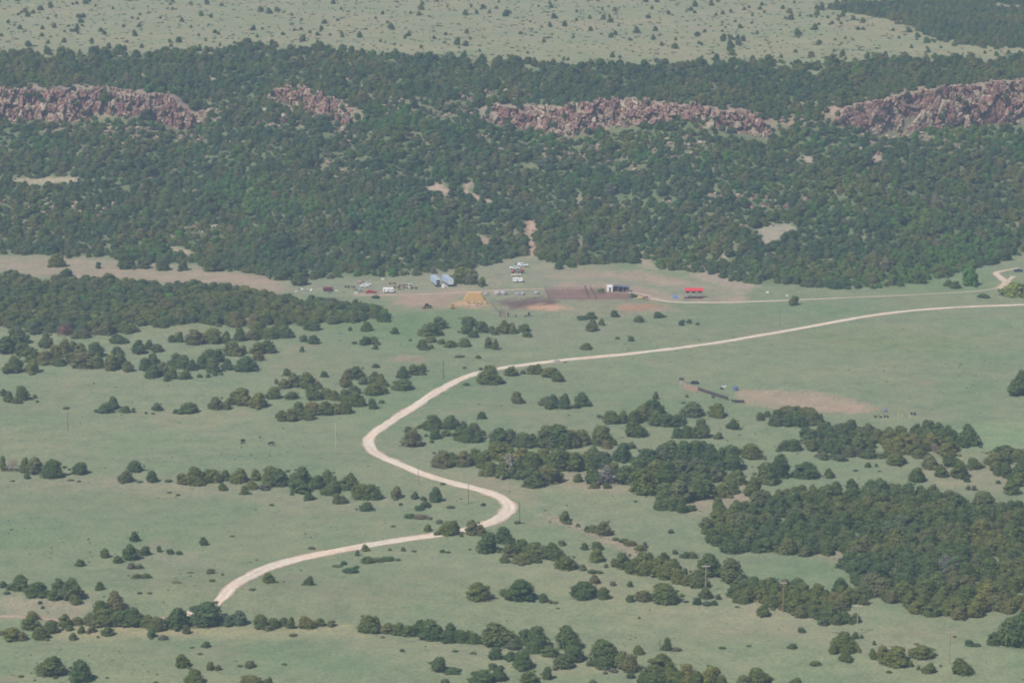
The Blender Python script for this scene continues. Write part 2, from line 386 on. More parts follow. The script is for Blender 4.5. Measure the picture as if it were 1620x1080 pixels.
# ------------------------------------------------------------------ roads
def smooth_path(pts, step=2.0):
    pts = np.array(pts, float); n = len(pts); out = []
    for i in range(n - 1):
        p0 = pts[max(i - 1, 0)]; p1 = pts[i]; p2 = pts[i + 1]; p3 = pts[min(i + 2, n - 1)]
        k = max(2, int(np.linalg.norm(p2 - p1) / step))
        for j in range(k):
            s = j / k
            out.append(.5 * ((2 * p1) + (-p0 + p2) * s + (2 * p0 - 5 * p1 + 4 * p2 - p3) * s * s + (-p0 + 3 * p1 - 3 * p2 + p3) * s ** 3))
    out.append(pts[-1]); return np.array(out)
def road(name, pix, width, c, c2, lift=.10, jit=.35, breaks=.0):
    w = [P(a, b)[:2] for a, b in pix]
    L = smooth_path(w); n = len(L)
    T = np.gradient(L, axis=0); T /= np.linalg.norm(T, axis=1)[:, None]; Nn = np.stack([-T[:, 1], T[:, 0]], 1)
    wd_ = np.interp(np.arange(n), np.linspace(0, n - 1, len(width)), width) if isinstance(width, (list, tuple)) else np.full(n, width)
    jl = np.convolve(RNG.normal(0, jit, n + 4), np.ones(3) / 3, 'same')[2:-2]; jr = np.convolve(RNG.normal(0, jit, n + 4), np.ones(3) / 3, 'same')[2:-2]
    us = [-.5, -.34, -.2, 0, .2, .34, .5]; Vv = []; C = []
    for k, u in enumerate(us):
        q = L + Nn * (wd_ * u + (jl if k == 0 else jr if k == 6 else 0))[:, None]
        z = H(q[:, 0], q[:, 1]) + (lift if 0 < k < 6 else .02)
        Vv.append(np.column_stack([q, z]))
        tr = 1.05 if k in (2, 4) else .95 if k == 3 else .94 if k in (1, 5) else .75
        nz = 1 + .10 * np.sin(np.arange(n) * .31 + k) * np.sin(np.arange(n) * .083 + 2 * k) + RNG.normal(0, .04, n)
        C.append(np.array(c if 0 < k < 6 else c2)[None, :] * tr * nz[:, None])
    Vv = np.stack(Vv, 1).reshape(-1, 3); C = np.stack(C, 1).reshape(-1, 3); m_ = len(us)
    I = np.arange(n * m_).reshape(n, m_)
    Ff = np.stack([I[:-1, :-1].ravel(), I[1:, :-1].ravel(), I[1:, 1:].ravel(), I[:-1, 1:].ravel()], 1)
    o = link(name, mesh_np(name, Vv, Ff, [M_ROAD], C, smooth=True)); tag(o, kind='structure'); return o
def road_mat():
    m, t, b = mat('graded_dirt')
    at = N(t, 'ShaderNodeAttribute', attribute_name='tint'); g = N(t, 'ShaderNodeNewGeometry')
    f = noise(t, .5, 5, .7, g.outputs['Position']); f2 = noise(t, .05, 3, .6, g.outputs['Position'])
    c = mix(t, at.outputs['Color'], ramp(t, f, [(.3, (.84, .82, .80)), (.7, (1.12, 1.12, 1.12))]), 1.0, 'MULTIPLY')
    c = mix(t, c, ramp(t, f2, [(.35, (1.02, .96, .92)), (.65, (.98, 1.03, 1.05))]), 1.0, 'MULTIPLY')
    t.links.new(c, b.inputs['Base Color']); b.inputs['Roughness'].default_value = .95; b.inputs['Specular IOR Level'].default_value = .05
    return m
M_ROAD = road_mat()
RC = (.67, .565, .46); RV = (.42, .31, .235); RB = (.68, .58, .46)
road('road', [(1700, 479), (1620, 482), (1500, 487), (1400, 496), (1300, 513), (1200, 531), (1100, 547), (1000, 559), (900, 568.5), (830, 577), (780, 584.5), (740, 595), (700, 614),
              (660, 640), (622, 664), (592, 685), (583, 700), (600, 720), (650, 742), (700, 759), (750, 772), (785, 783), (803, 796), (804, 808), (788, 820), (765, 830), (735, 838),
              (690, 846), (640, 853), (560, 866), (480, 882), (420, 899), (380, 919), (355, 941), (336, 960), (312, 966), (285, 973)],
     [4.2, 4.4, 4.6, 5.0, 5.4, 5.6, 5.8, 6.0, 5.6, 6.2, 7.2, 7.8, 4], RC, RV, jit=.7)
road('side_track', [(290, 972), (230, 981), (170, 986), (90, 980), (40, 975), (-60, 974)], [2.6, 2.2, 2.6], (.40, .30, .24), RV, lift=.07, jit=.5)
road('ranch_track', [(1604, 437), (1590, 447), (1560, 459), (1450, 466), (1350, 470.5), (1270, 474), (1180, 477.5), (1110, 478.5), (1060, 477), (1030, 471.5)], [3.4, 1.6, 1.4, 1.6, 2.6, 4, 3.6], (.56, .47, .37), RV)
road('spur_track', [(1612, 424), (1590, 428), (1576, 432), (1584, 440), (1594, 449), (1578, 460)], [2, 4, 5, 6, 3], (.60, .47, .37), RV)
road('yard_track', [(1030, 470), (1010, 464), (960, 456.5), (900, 457), (840, 457.5), (790, 459), (745, 461.5), (680, 465), (600, 467), (560, 467)], [3, 2.6, 2.6, 2.4, 1.6], (.50, .375, .29), RV, lift=.07)
road('drag_path', [(847, 501), (852, 518), (862, 545), (874, 565)], .7, (.255, .26, .17), (.22, .24, .15), lift=.05, jit=.2)
road('mesa_path', [(918, -12), (930, 12), (944, 32), (962, 60), (978, 78), (992, 96)], 1.0, (.30, .295, .21), (.27, .27, .19), lift=.05, jit=.8)
# ------------------------------------------------------------------ tree prototypes (unit height 1, unit width 1)
def unit_blob(seed, top_taper, lobes, nq, leaf, low=.0, core=True, spread=1.0, open_=0.0):
    """crown: an uneven dark core plus many leaf-sized quads scattered through lobes"""
    r = np.random.default_rng(seed)
    C = []
    a_ = .45 + .45 * top_taper
    rh = lambda h: .5 * max(.02, 1 - h) ** a_ * min(1, .78 + 1.5 * h) * spread
    sk = r.normal(0, .05, 2)
    ph = r.uniform(0, 6.28, 3)
    wav = lambda a, h: 1 + .20 * sin(2 * a + ph[0] + 2 * h) + .14 * sin(3 * a + ph[1] - 4 * h) + .10 * sin(5 * a + ph[2] + 7 * h)
    for k in range(lobes * 2):
        h = .06 + .86 * r.random() ** 1.15
        R = (.06 + .13 * r.random() ** 1.5) * (1.15 - .45 * h)
        a = r.random() * 2 * pi; q = max(0, rh(h) - R * .75) * r.random() ** .33 * wav(a, h) * (1.22 if r.random() < .12 else 1)
        C.append((q * cos(a) + sk[0] * h, q * sin(a) + sk[1] * h, min(h, .97 - R * 1.2), R))
    for h in (.16, .34, .52, .68, .82): C.append((sk[0] * h + r.normal(0, .03), sk[1] * h + r.normal(0, .03), h, rh(h) * .74))
    C.append((sk[0] + r.normal(0, .05), sk[1], .92, .045)); C.append((sk[0] + r.normal(0, .13), sk[1] + r.normal(0, .1), .80, .07))
    C = np.array(C)
    vs = []; fs = []; mi = []
    wts = C[:, 3] ** 2; wts /= wts.sum()
    ks = r.choice(len(C), nq, p=wts)
    d = r.normal(size=(nq, 3)); d /= np.linalg.norm(d, axis=1)[:, None]
    d[:, 2] = np.where(d[:, 2] < -.3, -d[:, 2] * .6, d[:, 2]); d /= np.linalg.norm(d, axis=1)[:, None]
    rad = C[ks, 3] * (1.04 - open_ * r.random(nq) - .16 * r.random(nq) ** 2 + .22 * (r.random(nq) < .16) * r.random(nq))
    pc = C[ks, :3] + d * rad[:, None] * (1, 1, 1.2)
    pc[:, 2] = np.clip(pc[:, 2], .02, 1.02)
    nrm = d + np.array([0, 0, .25]) + r.normal(size=(nq, 3)) * .33; nrm /= np.linalg.norm(nrm, axis=1)[:, None]
    t1 = np.cross(nrm, r.normal(size=(nq, 3))); t1 /= np.linalg.norm(t1, axis=1)[:, None]; t2 = np.cross(nrm, t1)
    s = leaf * (.6 + .8 * r.random(nq))[:, None]
    V = np.stack([pc - t1 * s - t2 * s * .55, pc + t1 * s - t2 * s * .55, pc + t1 * s * .7 + t2 * s * .7, pc - t1 * s * .5 + t2 * s * .8], 1).reshape(-1, 3)
    F = np.arange(nq * 4).reshape(nq, 4)
    if core:
        allV = [V]; allF = [F]; n0 = len(V)
        for (cx, cy, cz, R) in C:
            b = MB().ball((cx, cy, cz), (R * .84, R * .84, R * 1.02), 7, 5)
            bv = np.array(b.v); bv += r.normal(size=bv.shape) * R * .07; bv[:, 2] = np.clip(bv[:, 2], .03, 1)
            f4 = np.array([f if len(f) == 4 else (f[0], f[1], f[2], f[2]) for f in b.f])
            tri = f4[:, 2] == f4[:, 3]
            # split quads only; caps as thin quads using centre duplication
            bf = f4.copy(); allV.append(bv); allF.append(bf + n0); n0 += len(bv)
        V = np.concatenate(allV); F = np.concatenate(allF)
    q = np.percentile(np.abs(V[:, :2]), 97.5); V[:, :2] *= .5 / q; V[:, 2] = V[:, 2] / np.percentile(V[:, 2], 99.6) * 1.0
    return V, F
def quad_mesh(name, V, F, m):
    me = bpy.data.meshes.new(name)
    me.from_pydata(V.tolist(), [], [tuple(dict.fromkeys(f)) for f in F.tolist()])
    me.materials.append(m); return me
JV = [unit_blob(100 + i, tp, lb, 1700, .027, spread=sp) for i, (tp, lb, sp) in enumerate([(.35, 13, 1), (.1, 10, 1.0), (.7, 9, 1.0), (-.15, 12, 1.0), (.3, 7, 1.0), (.5, 12, 1.0), (.2, 6, 1.0), (-.3, 9, 1), (.0, 7, 1), (.45, 8, 1), (.9, 8, 1), (-.1, 14, 1), (.25, 9, 1)])]
OV = [unit_blob(200 + i, -.35, 12, 800, .042) for i in range(3)]
SV = [unit_blob(300 + i, -.3, 6, 330, .062) for i in range(4)]
DV = [unit_blob(400 + i, .5, 12, 420, .030, core=False, spread=1.2, open_=.5) for i in range(2)]
ME_J = [quad_mesh('juniper_crown', v, f, M_JUN) for v, f in JV]
ME_P = [quad_mesh('slope_crown', v, f, M_PIN) for v, f in JV]
ME_O = [quad_mesh('oak_crown', v, f, M_OAK) for v, f in OV]
ME_C = [quad_mesh('cottonwood_crown', v, f, M_PALE) for v, f in OV[:2]]
ME_S = [quad_mesh('shrub', v, f, M_SHR) for v, f in SV]
ME_G = [quad_mesh('bare_crown', v, f, M_GREY) for v, f in DV]
ME_R = [quad_mesh('reddish_shrub', v, f, M_PINK) for v, f in DV]
def trunk_mesh():
    b = MB(); b.tube((0, 0, -.05), (.01, 0, .3), .05, .035, 7); b.tube((.01, 0, .3), (.02, .02, .75), .035, .012, 6)
    for k in range(5):
        a = k * 1.26; b.tube((.01, 0, .12 + .07 * k), (.26 * cos(a), .26 * sin(a), .34 + .09 * k), .022, .007, 5)
    me = bpy.data.meshes.new('trunk'); me.from_pydata(b.v, [], b.f); me.materials.append(M_BARK); return me
ME_T = trunk_mesh()

# ------------------------------------------------------------------ the plants one can count, read off the photograph in 3x enlarged tiles
TILE = {4: (0, 360), 5: (540, 360), 6: (1080, 360), 7: (0, 720), 8: (540, 720), 9: (1080, 720)}
CL = [
 # (the long broken clump across the middle)
 ("in the long broken clump across the middle", 8, "473 60 88 76;524 56 76 63;580 52 76 69;631 43 63 69;675 62 76 76;750 -38 101 88;795 -42 88 76;864 -36 101 69;910 -38 63 63;738 24 101 88;788 31 88 76;700 100 76 63;763 110 63 76;801 108 113 107;839 114 88 88;914 153 101 88;965 140 101 88;902 77 101 88;864 43 88 76;990 -32 113 101;1043 -31 139 107;1090 -38 76 76;952 52 101 76;1015 77 113 101;1068 70 101 76;1015 128 76 63;1116 77 88 88;1166 70 76 76;1141 -49 82 69;1235 -44 94 88;1257 -31 50 38;1292 -45 31 31;1191 40 76 76;1242 65 88 76;1122 128 43 40;1204 139 88 76;1254 140 88 88;1295 125 88 88;1261 158 38 31;1201 157 44 31;1330 32 82 88;1380 37 38 31;1375 -32 44 28;1355 140 88 88;1405 128 101 101;1443 187 139 113;1456 65 101 88;1519 52 113 101;1569 53 101 113;1494 128 113 101;1556 140 126 101;1619 53 101 113;1670 50 88 113;1720 40 88 101;1758 65 88 113;1808 70 76 101;1861 76 113 113;1953 19 113 69;1720 126 101 76;1761 126 101 63;1783 100 76 63;1544 227 101 88;1607 229 113 101;1682 216 126 101;1748 201 101 76;1619 276 57 63;1569 264 76 63;1509 261 48 40;1660 264 44 25;1632 153 76 63;1871 139 101 63;1808 202 69 63;1859 183 63 50;1443 90 88 76;1619 100 101 76;1682 90 88 76"),
 # (description, tile, "x ybase w h; ...")
 ("on the pinkish dirt above the long wood", 4, "263 188 80 65;310 235 60 40;465 195 25 30;600 198 80 75;680 195 60 50;770 205 60 55;865 205 50 50;1000 210 90 70;1330 250 80 60;1425 275 80 60"),
 ("in the loose row under the long wood", 4, "560 552 75 45;656 600 70 65;705 580 40 45;745 592 55 40;815 545 45 35;850 545 40 48;925 558 80 70;1000 553 90 70;1075 548 50 55;1135 540 60 60;1200 535 70 50;1280 528 80 50;1350 525 70 60;1225 500 70 50;1480 490 70 45;1225 600 70 55;1275 597 65 60;1225 633 50 45;1438 542 38 32;1487 552 55 42;1432 590 22 25;1330 490 60 45"),
 ("in the thick clump at the far left", 4, "85 555 95 80;30 600 90 80;60 693 90 80;148 693 70 65;115 610 80 60;215 575 60 75;210 650 80 60;300 600 60 70;345 585 45 45;275 660 60 40;340 645 60 50;400 668 110 70;450 615 90 70;455 668 70 60;555 605 50 40;525 680 65 70;570 670 60 70;612 685 55 50;150 640 80 70;260 620 60 60;380 600 60 50"),
 ("in the wedge clump above the black cattle", 4, "690 680 70 60;725 650 50 50;720 715 60 60;770 700 60 60;815 717 60 55;875 720 60 40;830 660 60 60;860 670 70 60;790 730 30 30;905 680 50 50;960 670 60 60;985 640 70 60;1010 690 70 70;1035 640 60 60;1080 675 60 50;1100 610 80 70;1150 600 40 40;1160 685 90 70;1200 670 40 40;947 712 25 18;989 712 22 18;1020 703 25 18;1050 700 18 15"),
 ("at the left edge above the thin pole", 4, "15 800 30 35;40 828 55 50;105 820 60 65;78 835 45 35;165 810 20 20;175 830 15 12"),
 ("in the short row near the thin pole", 4, "495 880 65 45;535 862 60 58;593 880 50 35;632 878 18 22;745 870 45 38;833 883 25 22;888 882 75 50;310 862 30 12;693 884 16 10;727 886 18 8"),
 ("left of the first road bend", 4, "1025 865 70 60;1075 865 40 40;1110 840 60 60;1150 845 90 80;1218 857 80 70;1295 815 60 55;1380 815 60 35;1362 705 42 35;1537 710 36 28;1312 742 22 25;1350 765 55 45;1390 755 60 60;1460 765 90 75;1510 768 40 40;1490 820 80 65;1550 815 60 50;1590 822 50 50;1340 920 60 50;1380 920 70 60;1420 890 60 60;1460 915 60 50;1480 890 90 60;1540 890 80 65;1590 885 60 50"),
 ("left of the first road bend", 5, "75 720 70 60;40 720 60 50;20 760 60 60;60 790 60 40;100 745 50 35;160 745 60 60;190 755 50 60;150 795 90 55;200 790 40 40;20 830 60 60;60 850 80 70;90 850 50 50;20 885 60 60;148 862 42 50;190 835 25 18"),
 ("near the semi trailers and parked vehicles", 5, "560 266 80 75;600 270 85 70;630 230 35 28;665 280 42 42;165 337 32 16;1030 198 45 35;1095 190 40 25"),
 ("scattered below the yellow hay stack", 5, "120 492 50 42;253 505 35 32;40 490 20 20;110 558 50 40;150 555 60 35;160 578 28 22;390 515 75 40;440 515 70 60;470 480 65 55;420 545 50 30;385 582 50 50;475 553 35 25;520 570 55 35;580 567 62 42;425 575 25 20;595 505 65 50;610 470 75 45;625 522 48 32;668 500 60 52;710 500 40 30;775 505 55 65;810 505 40 50;730 510 30 25;865 495 50 35;880 520 50 25;697 572 38 50;730 580 30 50;745 495 30 25"),
 ("in the open pasture below the corral", 5, "1145 438 50 20;1185 435 50 34;1195 462 28 25;1185 492 62 42;1235 465 32 32;1298 425 38 32;1415 450 50 32;1507 430 50 30;1612 465 25 25;1163 580 50 32;1377 540 28 25;1310 530 25 12"),
 ("small and alone above the dirt road", 5, "650 622 26 18;560 617 40 12;585 670 18 12;60 552 25 12;328 538 15 10"),
 ("in two knots by the dark pole", 5, "290 715 55 55;340 700 60 50;370 700 50 45;385 685 35 40;285 772 90 48;165 665 35 18"),
 ("beside the dirt road at its upper bend", 5, "700 745 105 85;590 750 30 14;805 705 70 42;862 695 25 20;905 697 55 42;935 695 40 45;985 710 75 45;1035 733 60 48;1010 700 40 35;768 740 30 12"),
 ("in the open meadow under the upper road", 5, "835 835 55 55;665 908 42 35;970 845 60 42;1010 848 55 55;995 862 60 45;1060 862 60 72;1145 850 70 65;1118 858 35 25;1492 815 26 38"),
 ("in the clump inside the road's first bend", 5, "330 1038 110 80;315 975 38 32;390 955 55 30;435 960 80 65;515 958 75 65;575 955 40 38;445 1005 50 45;495 990 50 30;560 1010 70 60;600 1020 70 70;635 1010 60 80;677 990 22 26;710 1000 22 22;640 1020 50 50;430 1022 20 16;400 992 18 14"),
 ("in the clump left of the dirt arena", 5, "1225 902 25 14;1295 932 90 60;1340 930 50 60;1390 930 60 60;1430 920 80 80;1490 890 80 70;1500 940 80 70;1550 945 100 60;1600 940 60 50;1398 995 100 75;1600 1000 60 50"),
 ("below the dark arena fence", 6, "160 900 75 60;175 905 40 40;50 900 100 70;10 930 20 30;100 1000 75 90;50 1000 50 50;20 1000 60 55;240 960 58 50;170 1003 38 32;370 915 40 36;400 900 35 30;20 805 16 12;145 808 16 12"),
 ("along the ranch track at the right", 6, "528 370 45 45;1260 280 40 30;1295 290 50 35;1430 335 50 22;230 255 25 20;30 455 25 20;70 462 20 12;5 450 15 12"),
 ("at the right edge of the open meadow", 6, "1612 800 125 115;1365 1035 80 95;1415 1045 18 14"),
 ("between the arena and the big wood", 6, "480 1060 60 50;530 1060 70 55;590 1000 60 55;620 1060 60 55;1540 1080 110 45;230 1080 80 40;320 1080 90 50"),
 ("above the upper edge of the big wood", 9, "400 140 100 100;460 110 80 110;590 108 115 72;697 110 45 48;335 195 80 90;195 200 60 60;168 262 52 58;30 265 40 25;880 58 28 25;918 55 14 16;1018 48 90 50;1112 128 78 65;1180 68 75 65;1228 105 65 52;1280 55 80 60;1320 110 75 80;1388 68 70 52;1350 128 30 30;1490 50 90 60;1545 110 50 60;1600 120 70 70;1560 188 70 70;1440 260 110 80;1355 165 22 22;1385 168 24 24;1498 135 22 18;750 28 60 30;660 10 60 15;720 12 50 16;940 12 60 22;820 76 24 9;935 78 18 7"),
 ("around the pole with a pale cross arm", 9, "240 605 115 105;130 580 110 105;75 628 90 80;15 620 40 50;10 580 30 45;110 682 58 55;70 710 40 32;112 715 35 22;150 712 30 24;168 685 24 26;15 488 35 30;50 490 40 32;258 722 20 8"),
 ("on the dry grass under the big wood", 9, "385 765 65 55;670 808 48 42;735 805 60 50;775 800 55 55;820 795 50 45;860 710 55 50;430 735 22 12;520 918 45 24;567 842 35 25;632 998 55 18;190 918 36 10;315 908 24 8;640 780 30 20"),
 ("between the two right hand power poles", 9, "765 935 115 85;715 945 35 50;820 935 45 45;780 980 65 50;818 870 32 32;850 868 18 18;910 900 16 22;905 968 36 48;955 975 60 65;1008 1000 125 80;1080 1005 28 30;1118 1018 18 22;1142 968 105 60;1170 1035 58 48;1330 1043 95 72;1362 905 42 30;1395 907 35 15;980 1033 26 14;1224 1003 12 12;1292 864 18 8"),
 ("standing broad at the right edge", 9, "1560 905 130 130;1620 915 130 160;1480 900 60 60"),
 ("cut by the lower edge at right", 9, "20 1090 90 90;60 1100 60 70;130 1090 90 85;180 1095 50 50;300 1100 80 50;365 1095 110 80;540 1100 60 45"),
 ("in the long line left of the road", 7, "15 75 30 70;60 80 70 60;115 85 50 70;165 90 90 75;245 110 105 85;128 112 30 28;372 93 66 55;640 80 75 52;590 130 68 52;722 130 50 56;870 138 60 50;925 142 90 80;985 130 70 60;1020 130 60 60;1070 120 50 45;1055 167 40 34;1130 132 80 62;1160 188 42 42;1195 163 55 40;1255 168 44 30;1210 120 50 50;1280 145 100 85;1320 150 90 80;1400 150 90 60;1440 130 70 70;1420 180 95 60;1500 160 70 60;1465 215 50 40;1550 150 80 75;1560 190 80 50;1600 232 50 50;1590 170 60 50;1385 190 20 12;58 125 22 8;333 122 30 8;375 127 18 8;660 130 34 8;798 128 34 12;804 180 22 8;845 192 20 9;1290 240 22 10"),
 ("in the long line left of the road", 8, "20 165 60 60;50 160 60 70;100 210 100 70;150 212 80 70;10 230 40 40"),
 ("in the group left of the lower road", 7, "638 410 42 48;970 428 40 40;495 487 40 42;617 500 75 72;683 477 50 45;555 512 45 34;755 460 22 30;807 470 32 24;850 472 30 18;380 527 42 30;622 540 35 28;655 538 45 18;645 584 50 24;690 584 50 22;997 562 38 24;1478 446 32 14;1100 386 22 8;660 658 22 10;710 657 24 8;900 560 30 8;835 608 50 8;1005 600 26 14;1055 570 14 12"),
 ("alone right of the lower road", 7, "1277 605 60 48;1465 617 46 45;1195 640 30 10;1600 530 50 8"),
 ("on the low rise at the left edge", 7, "15 628 35 30;90 645 90 70;165 672 100 60;45 640 40 30;280 660 65 70;255 690 70 50;350 690 85 100;310 690 90 80;360 710 50 42;472 640 38 38;545 740 78 85;190 705 22 14;202 728 18 14;30 660 30 14"),
 ("in the row where the road drops away", 7, "155 782 55 38;305 815 55 60;140 830 80 60;190 875 90 60;240 845 80 60;60 880 90 55;100 878 50 40;330 833 35 25;360 805 60 35;430 810 80 60;480 780 100 80;500 815 110 80;560 810 90 70;640 815 115 85;700 820 70 60;740 835 80 65;830 825 100 95;870 815 60 60;965 812 145 98;885 848 34 42;384 845 34 36;432 842 48 34;510 858 54 42;341 878 38 35;716 866 48 40;465 866 16 12;1048 810 24 26;1080 812 40 50;1130 808 66 64;1240 825 70 68;1295 820 60 45;1272 833 38 24;1350 810 50 40;1380 823 40 55;1455 823 76 56;1515 810 50 38;1570 813 40 30;775 875 45 20;975 912 40 28;1390 858 36 12;10 855 30 20;910 915 22 8"),
 ("near the lower left corner", 7, "237 1048 118 90;372 1078 110 100;868 1008 65 60;997 1020 36 38;1035 1020 30 26;1185 1010 50 32;925 1090 105 70;1195 1095 100 45;1277 1092 36 40;735 1090 30 18;262 1060 24 12;1140 1003 26 8;1350 995 26 8;948 946 24 8;97 1053 26 10;508 1058 16 8"),
 ("in the open grass inside the second bend", 8, "258 207 62 55;350 208 38 34;440 225 60 70;390 215 30 20;115 265 62 40;280 238 18 12;400 250 50 30;370 262 45 22;518 252 36 14;480 140 24 10;323 298 50 18;370 302 60 18;415 305 34 12;408 362 34 34;465 325 32 18;245 340 24 8;672 240 24 14"),
 ("where trees hide the dirt road", 8, "500 378 80 60;535 378 60 68;618 380 65 70;665 385 45 55;570 387 18 18;455 380 30 18"),
 ("beside the stony bank", 8, "1058 318 54 50;1080 328 30 18;1245 383 75 65;1190 365 60 30;1165 362 24 28;1122 340 20 18;1565 370 26 20;1395 222 18 8;1340 415 50 18;1370 430 60 26;1420 455 50 30;1300 405 30 16;1440 440 22 30;1585 470 26 20;1615 485 26 18"),
 ("in the clump below the second bend", 8, "688 465 95 90;710 400 40 35;773 418 85 72;795 485 70 60;850 470 90 65;905 490 90 65;855 515 90 45;925 510 50 30;965 490 60 60;1012 500 80 80;1070 545 95 65;1047 430 32 26;1155 450 36 36;1212 450 58 38;1205 507 68 62;1148 548 30 30;1256 533 20 18;1190 560 40 18;1225 562 30 14;835 325 32 14;780 510 50 28;928 430 30 18;610 450 14 8;745 462 24 16"),
 ("low in the grass under the lower road", 8, "115 455 36 32;75 478 20 28;292 455 22 20;125 512 60 28;170 505 60 18;215 502 60 16;12 520 30 18;38 557 70 20;480 462 25 15;505 464 24 10;70 535 24 12;270 500 26 10;345 458 24 8;230 452 20 10"),
 ("in the spaced row across the open grass", 8, "645 690 105 80;848 690 135 95;957 697 48 40;992 704 15 20;1200 610 50 45;1175 660 70 60;1145 685 100 75;1245 685 52 58;1287 620 28 22;1368 625 26 28;1370 697 38 35;1437 693 90 50;1545 707 120 90;1010 703 40 8;1140 690 40 40;1414 776 12 12;1028 728 20 6"),
 ("left of the pale cross arm pole", 8, "1340 540 80 75;1380 560 70 60;1430 570 90 100;1500 575 90 80;1530 520 60 60;1550 590 100 80;1600 610 60 70;1300 530 40 40;1470 565 60 60;1580 545 60 50;1460 500 40 40"),
 ("in the bottom row of the picture's middle", 8, "130 843 95 80;160 830 50 65;220 845 70 50;270 855 80 60;320 860 60 50;370 850 70 70;430 880 110 95;510 890 80 60;520 850 60 55;570 890 70 60;625 895 60 50;700 890 60 50;750 910 150 110;780 905 90 60;820 925 80 50;730 970 60 55;798 975 55 42;880 900 80 70;940 920 110 100;910 940 80 50;985 955 80 50;1075 918 110 100;600 870 50 40;660 895 50 40;195 866 22 8"),
 ("in the lowest clumps right of the middle", 8, "855 1017 98 80;1100 980 100 70;1050 1012 90 65;1240 1000 140 110;1250 1015 100 60;1330 1010 80 70;1370 1035 90 80;1290 1030 40 20;1375 1058 38 26;1410 945 50 40;1545 928 42 60;1590 930 40 18;458 1028 68 68;525 1036 85 20;720 1017 40 28;755 1015 30 18;757 1073 70 65;660 1090 110 60;890 1085 80 55;975 1065 42 60;495 1090 40 28;1195 1090 36 24;1520 1040 110 90;1490 1085 120 80;1560 1085 90 70;1610 1090 70 60;1440 1085 60 40;288 932 22 16;1252 1038 22 12;1180 1000 40 26;625 943 34 8;540 932 26 9"),
]
def ordinal(n):
    w = ['', 'first', 'second', 'third', 'fourth', 'fifth', 'sixth', 'seventh', 'eighth', 'ninth', 'tenth']
    if n <= 10: return w[n]
    return f"{n}{'th' if 10 < n % 100 < 14 else {1: 'st', 2: 'nd', 3: 'rd'}.get(n % 10, 'th')}"
PL = []                      # plants: dict(kind, x, y, w, h, desc, px)
def add_plant(kind, px, py, wpx, hpx, desc, cluster=None, vis=None):
    b = P(px, py); d = project(*b)[2]
    w = wpx * d / FPX * 1.08; h = max(.35, (hpx - wpx * .07) * d / FPX * 1.10)
    y = b[1] + w * .32
    PL.append(dict(kind=kind, x=b[0], y=y, w=w, h=h, desc=desc, px=px, py=py, app=wpx * hpx, cl=cluster))
for desc, tl, s in CL:
    ox, oy = TILE[tl]
    for it in s.split(';'):
        a, b, w, h = map(float, it.split())
        k = 'shrub' if (h <= 30 and w <= 46) or h <= 22 else 'juniper'
        if w < 10: continue
        add_plant(k, ox + a / 3, oy + b / 3, w / 3, h / 3, desc)

# ------------------------------------------------------------------ woods filled inside outlines
class Grid:
    def __init__(s, c=3.0): s.c = c; s.d = {}
    def ok(s, x, y, r):
        k = (int(x // s.c), int(y // s.c)); m = int(r // s.c) + 1
        for i in range(k[0] - m, k[0] + m + 1):
            for j in range(k[1] - m, k[1] + m + 1):
                for (a, b) in s.d.get((i, j), ()):
                    if (a - x) ** 2 + (b - y) ** 2 < r * r: return False
        return True
    def put(s, x, y): s.d.setdefault((int(x // s.c), int(y // s.c)), []).append((x, y))
GR = Grid()
for p in PL: GR.put(p['x'], p['y'])
WOODS = [
 ("juniper packed into the big wood at lower right", 'big wood at lower right', [(1105, 828), (1130, 800), (1190, 780), (1250, 768), (1330, 760), (1390, 755), (1440, 763), (1500, 773), (1545, 800), (1580, 790), (1660, 785), (1660, 965), (1600, 970), (1575, 968), (1560, 979), (1520, 984), (1460, 972), (1400, 952), (1370, 945), (1335, 920), (1330, 895), (1350, 880), (1320, 876), (1290, 880), (1200, 877), (1140, 872), (1118, 860), (1106, 842)], (4.0, 9.4), (3.4, 7.8), 4.4),
 ("juniper packed into the wood's lower left tongue", "wood's lower left tongue", [(1142, 942), (1160, 925), (1180, 913), (1215, 915), (1260, 912), (1310, 920), (1335, 915), (1372, 945), (1374, 957), (1345, 962), (1330, 982), (1290, 980), (1245, 978), (1240, 962), (1200, 958), (1160, 952)], (4.6, 7), (4, 6), 3.2),
 ("juniper packed into the wood below the arena", 'wood below the arena', [(1270, 692), (1290, 668), (1340, 663), (1380, 673), (1440, 672), (1470, 663), (1510, 680), (1548, 686), (1546, 708), (1500, 722), (1430, 722), (1400, 724), (1350, 730), (1300, 730), (1275, 714)], (4.0, 8.8), (3.4, 7.4), 4.3),
 ("juniper packed into the knot above the big wood", 'knot at the arena edge', [(1216, 650), (1240, 643), (1290, 643), (1302, 655), (1300, 672), (1270, 676), (1218, 675)], (4.5, 7.5), (4, 6), 3.2),
 ("juniper packed along the right edge clump", 'right edge clump', [(1560, 712), (1600, 706), (1660, 700), (1660, 770), (1600, 768), (1575, 750)], (4.8, 7.5), (4, 6), 4.2),
 ("tree in the long wood on the left", 'long wood on the left', [(-40, 430), (20, 430), (70, 436), (140, 434), (190, 438), (235, 443), (300, 446), (370, 448), (400, 452), (450, 466), (520, 470), (560, 472), (618, 490), (624, 500), (618, 508), (560, 508), (516, 514), (450, 516), (360, 516), (300, 514), (220, 516), (205, 528), (150, 534), (80, 532), (30, 524), (-40, 522)], (4.2, 9.6), (3.2, 6.8), 4.2),
]
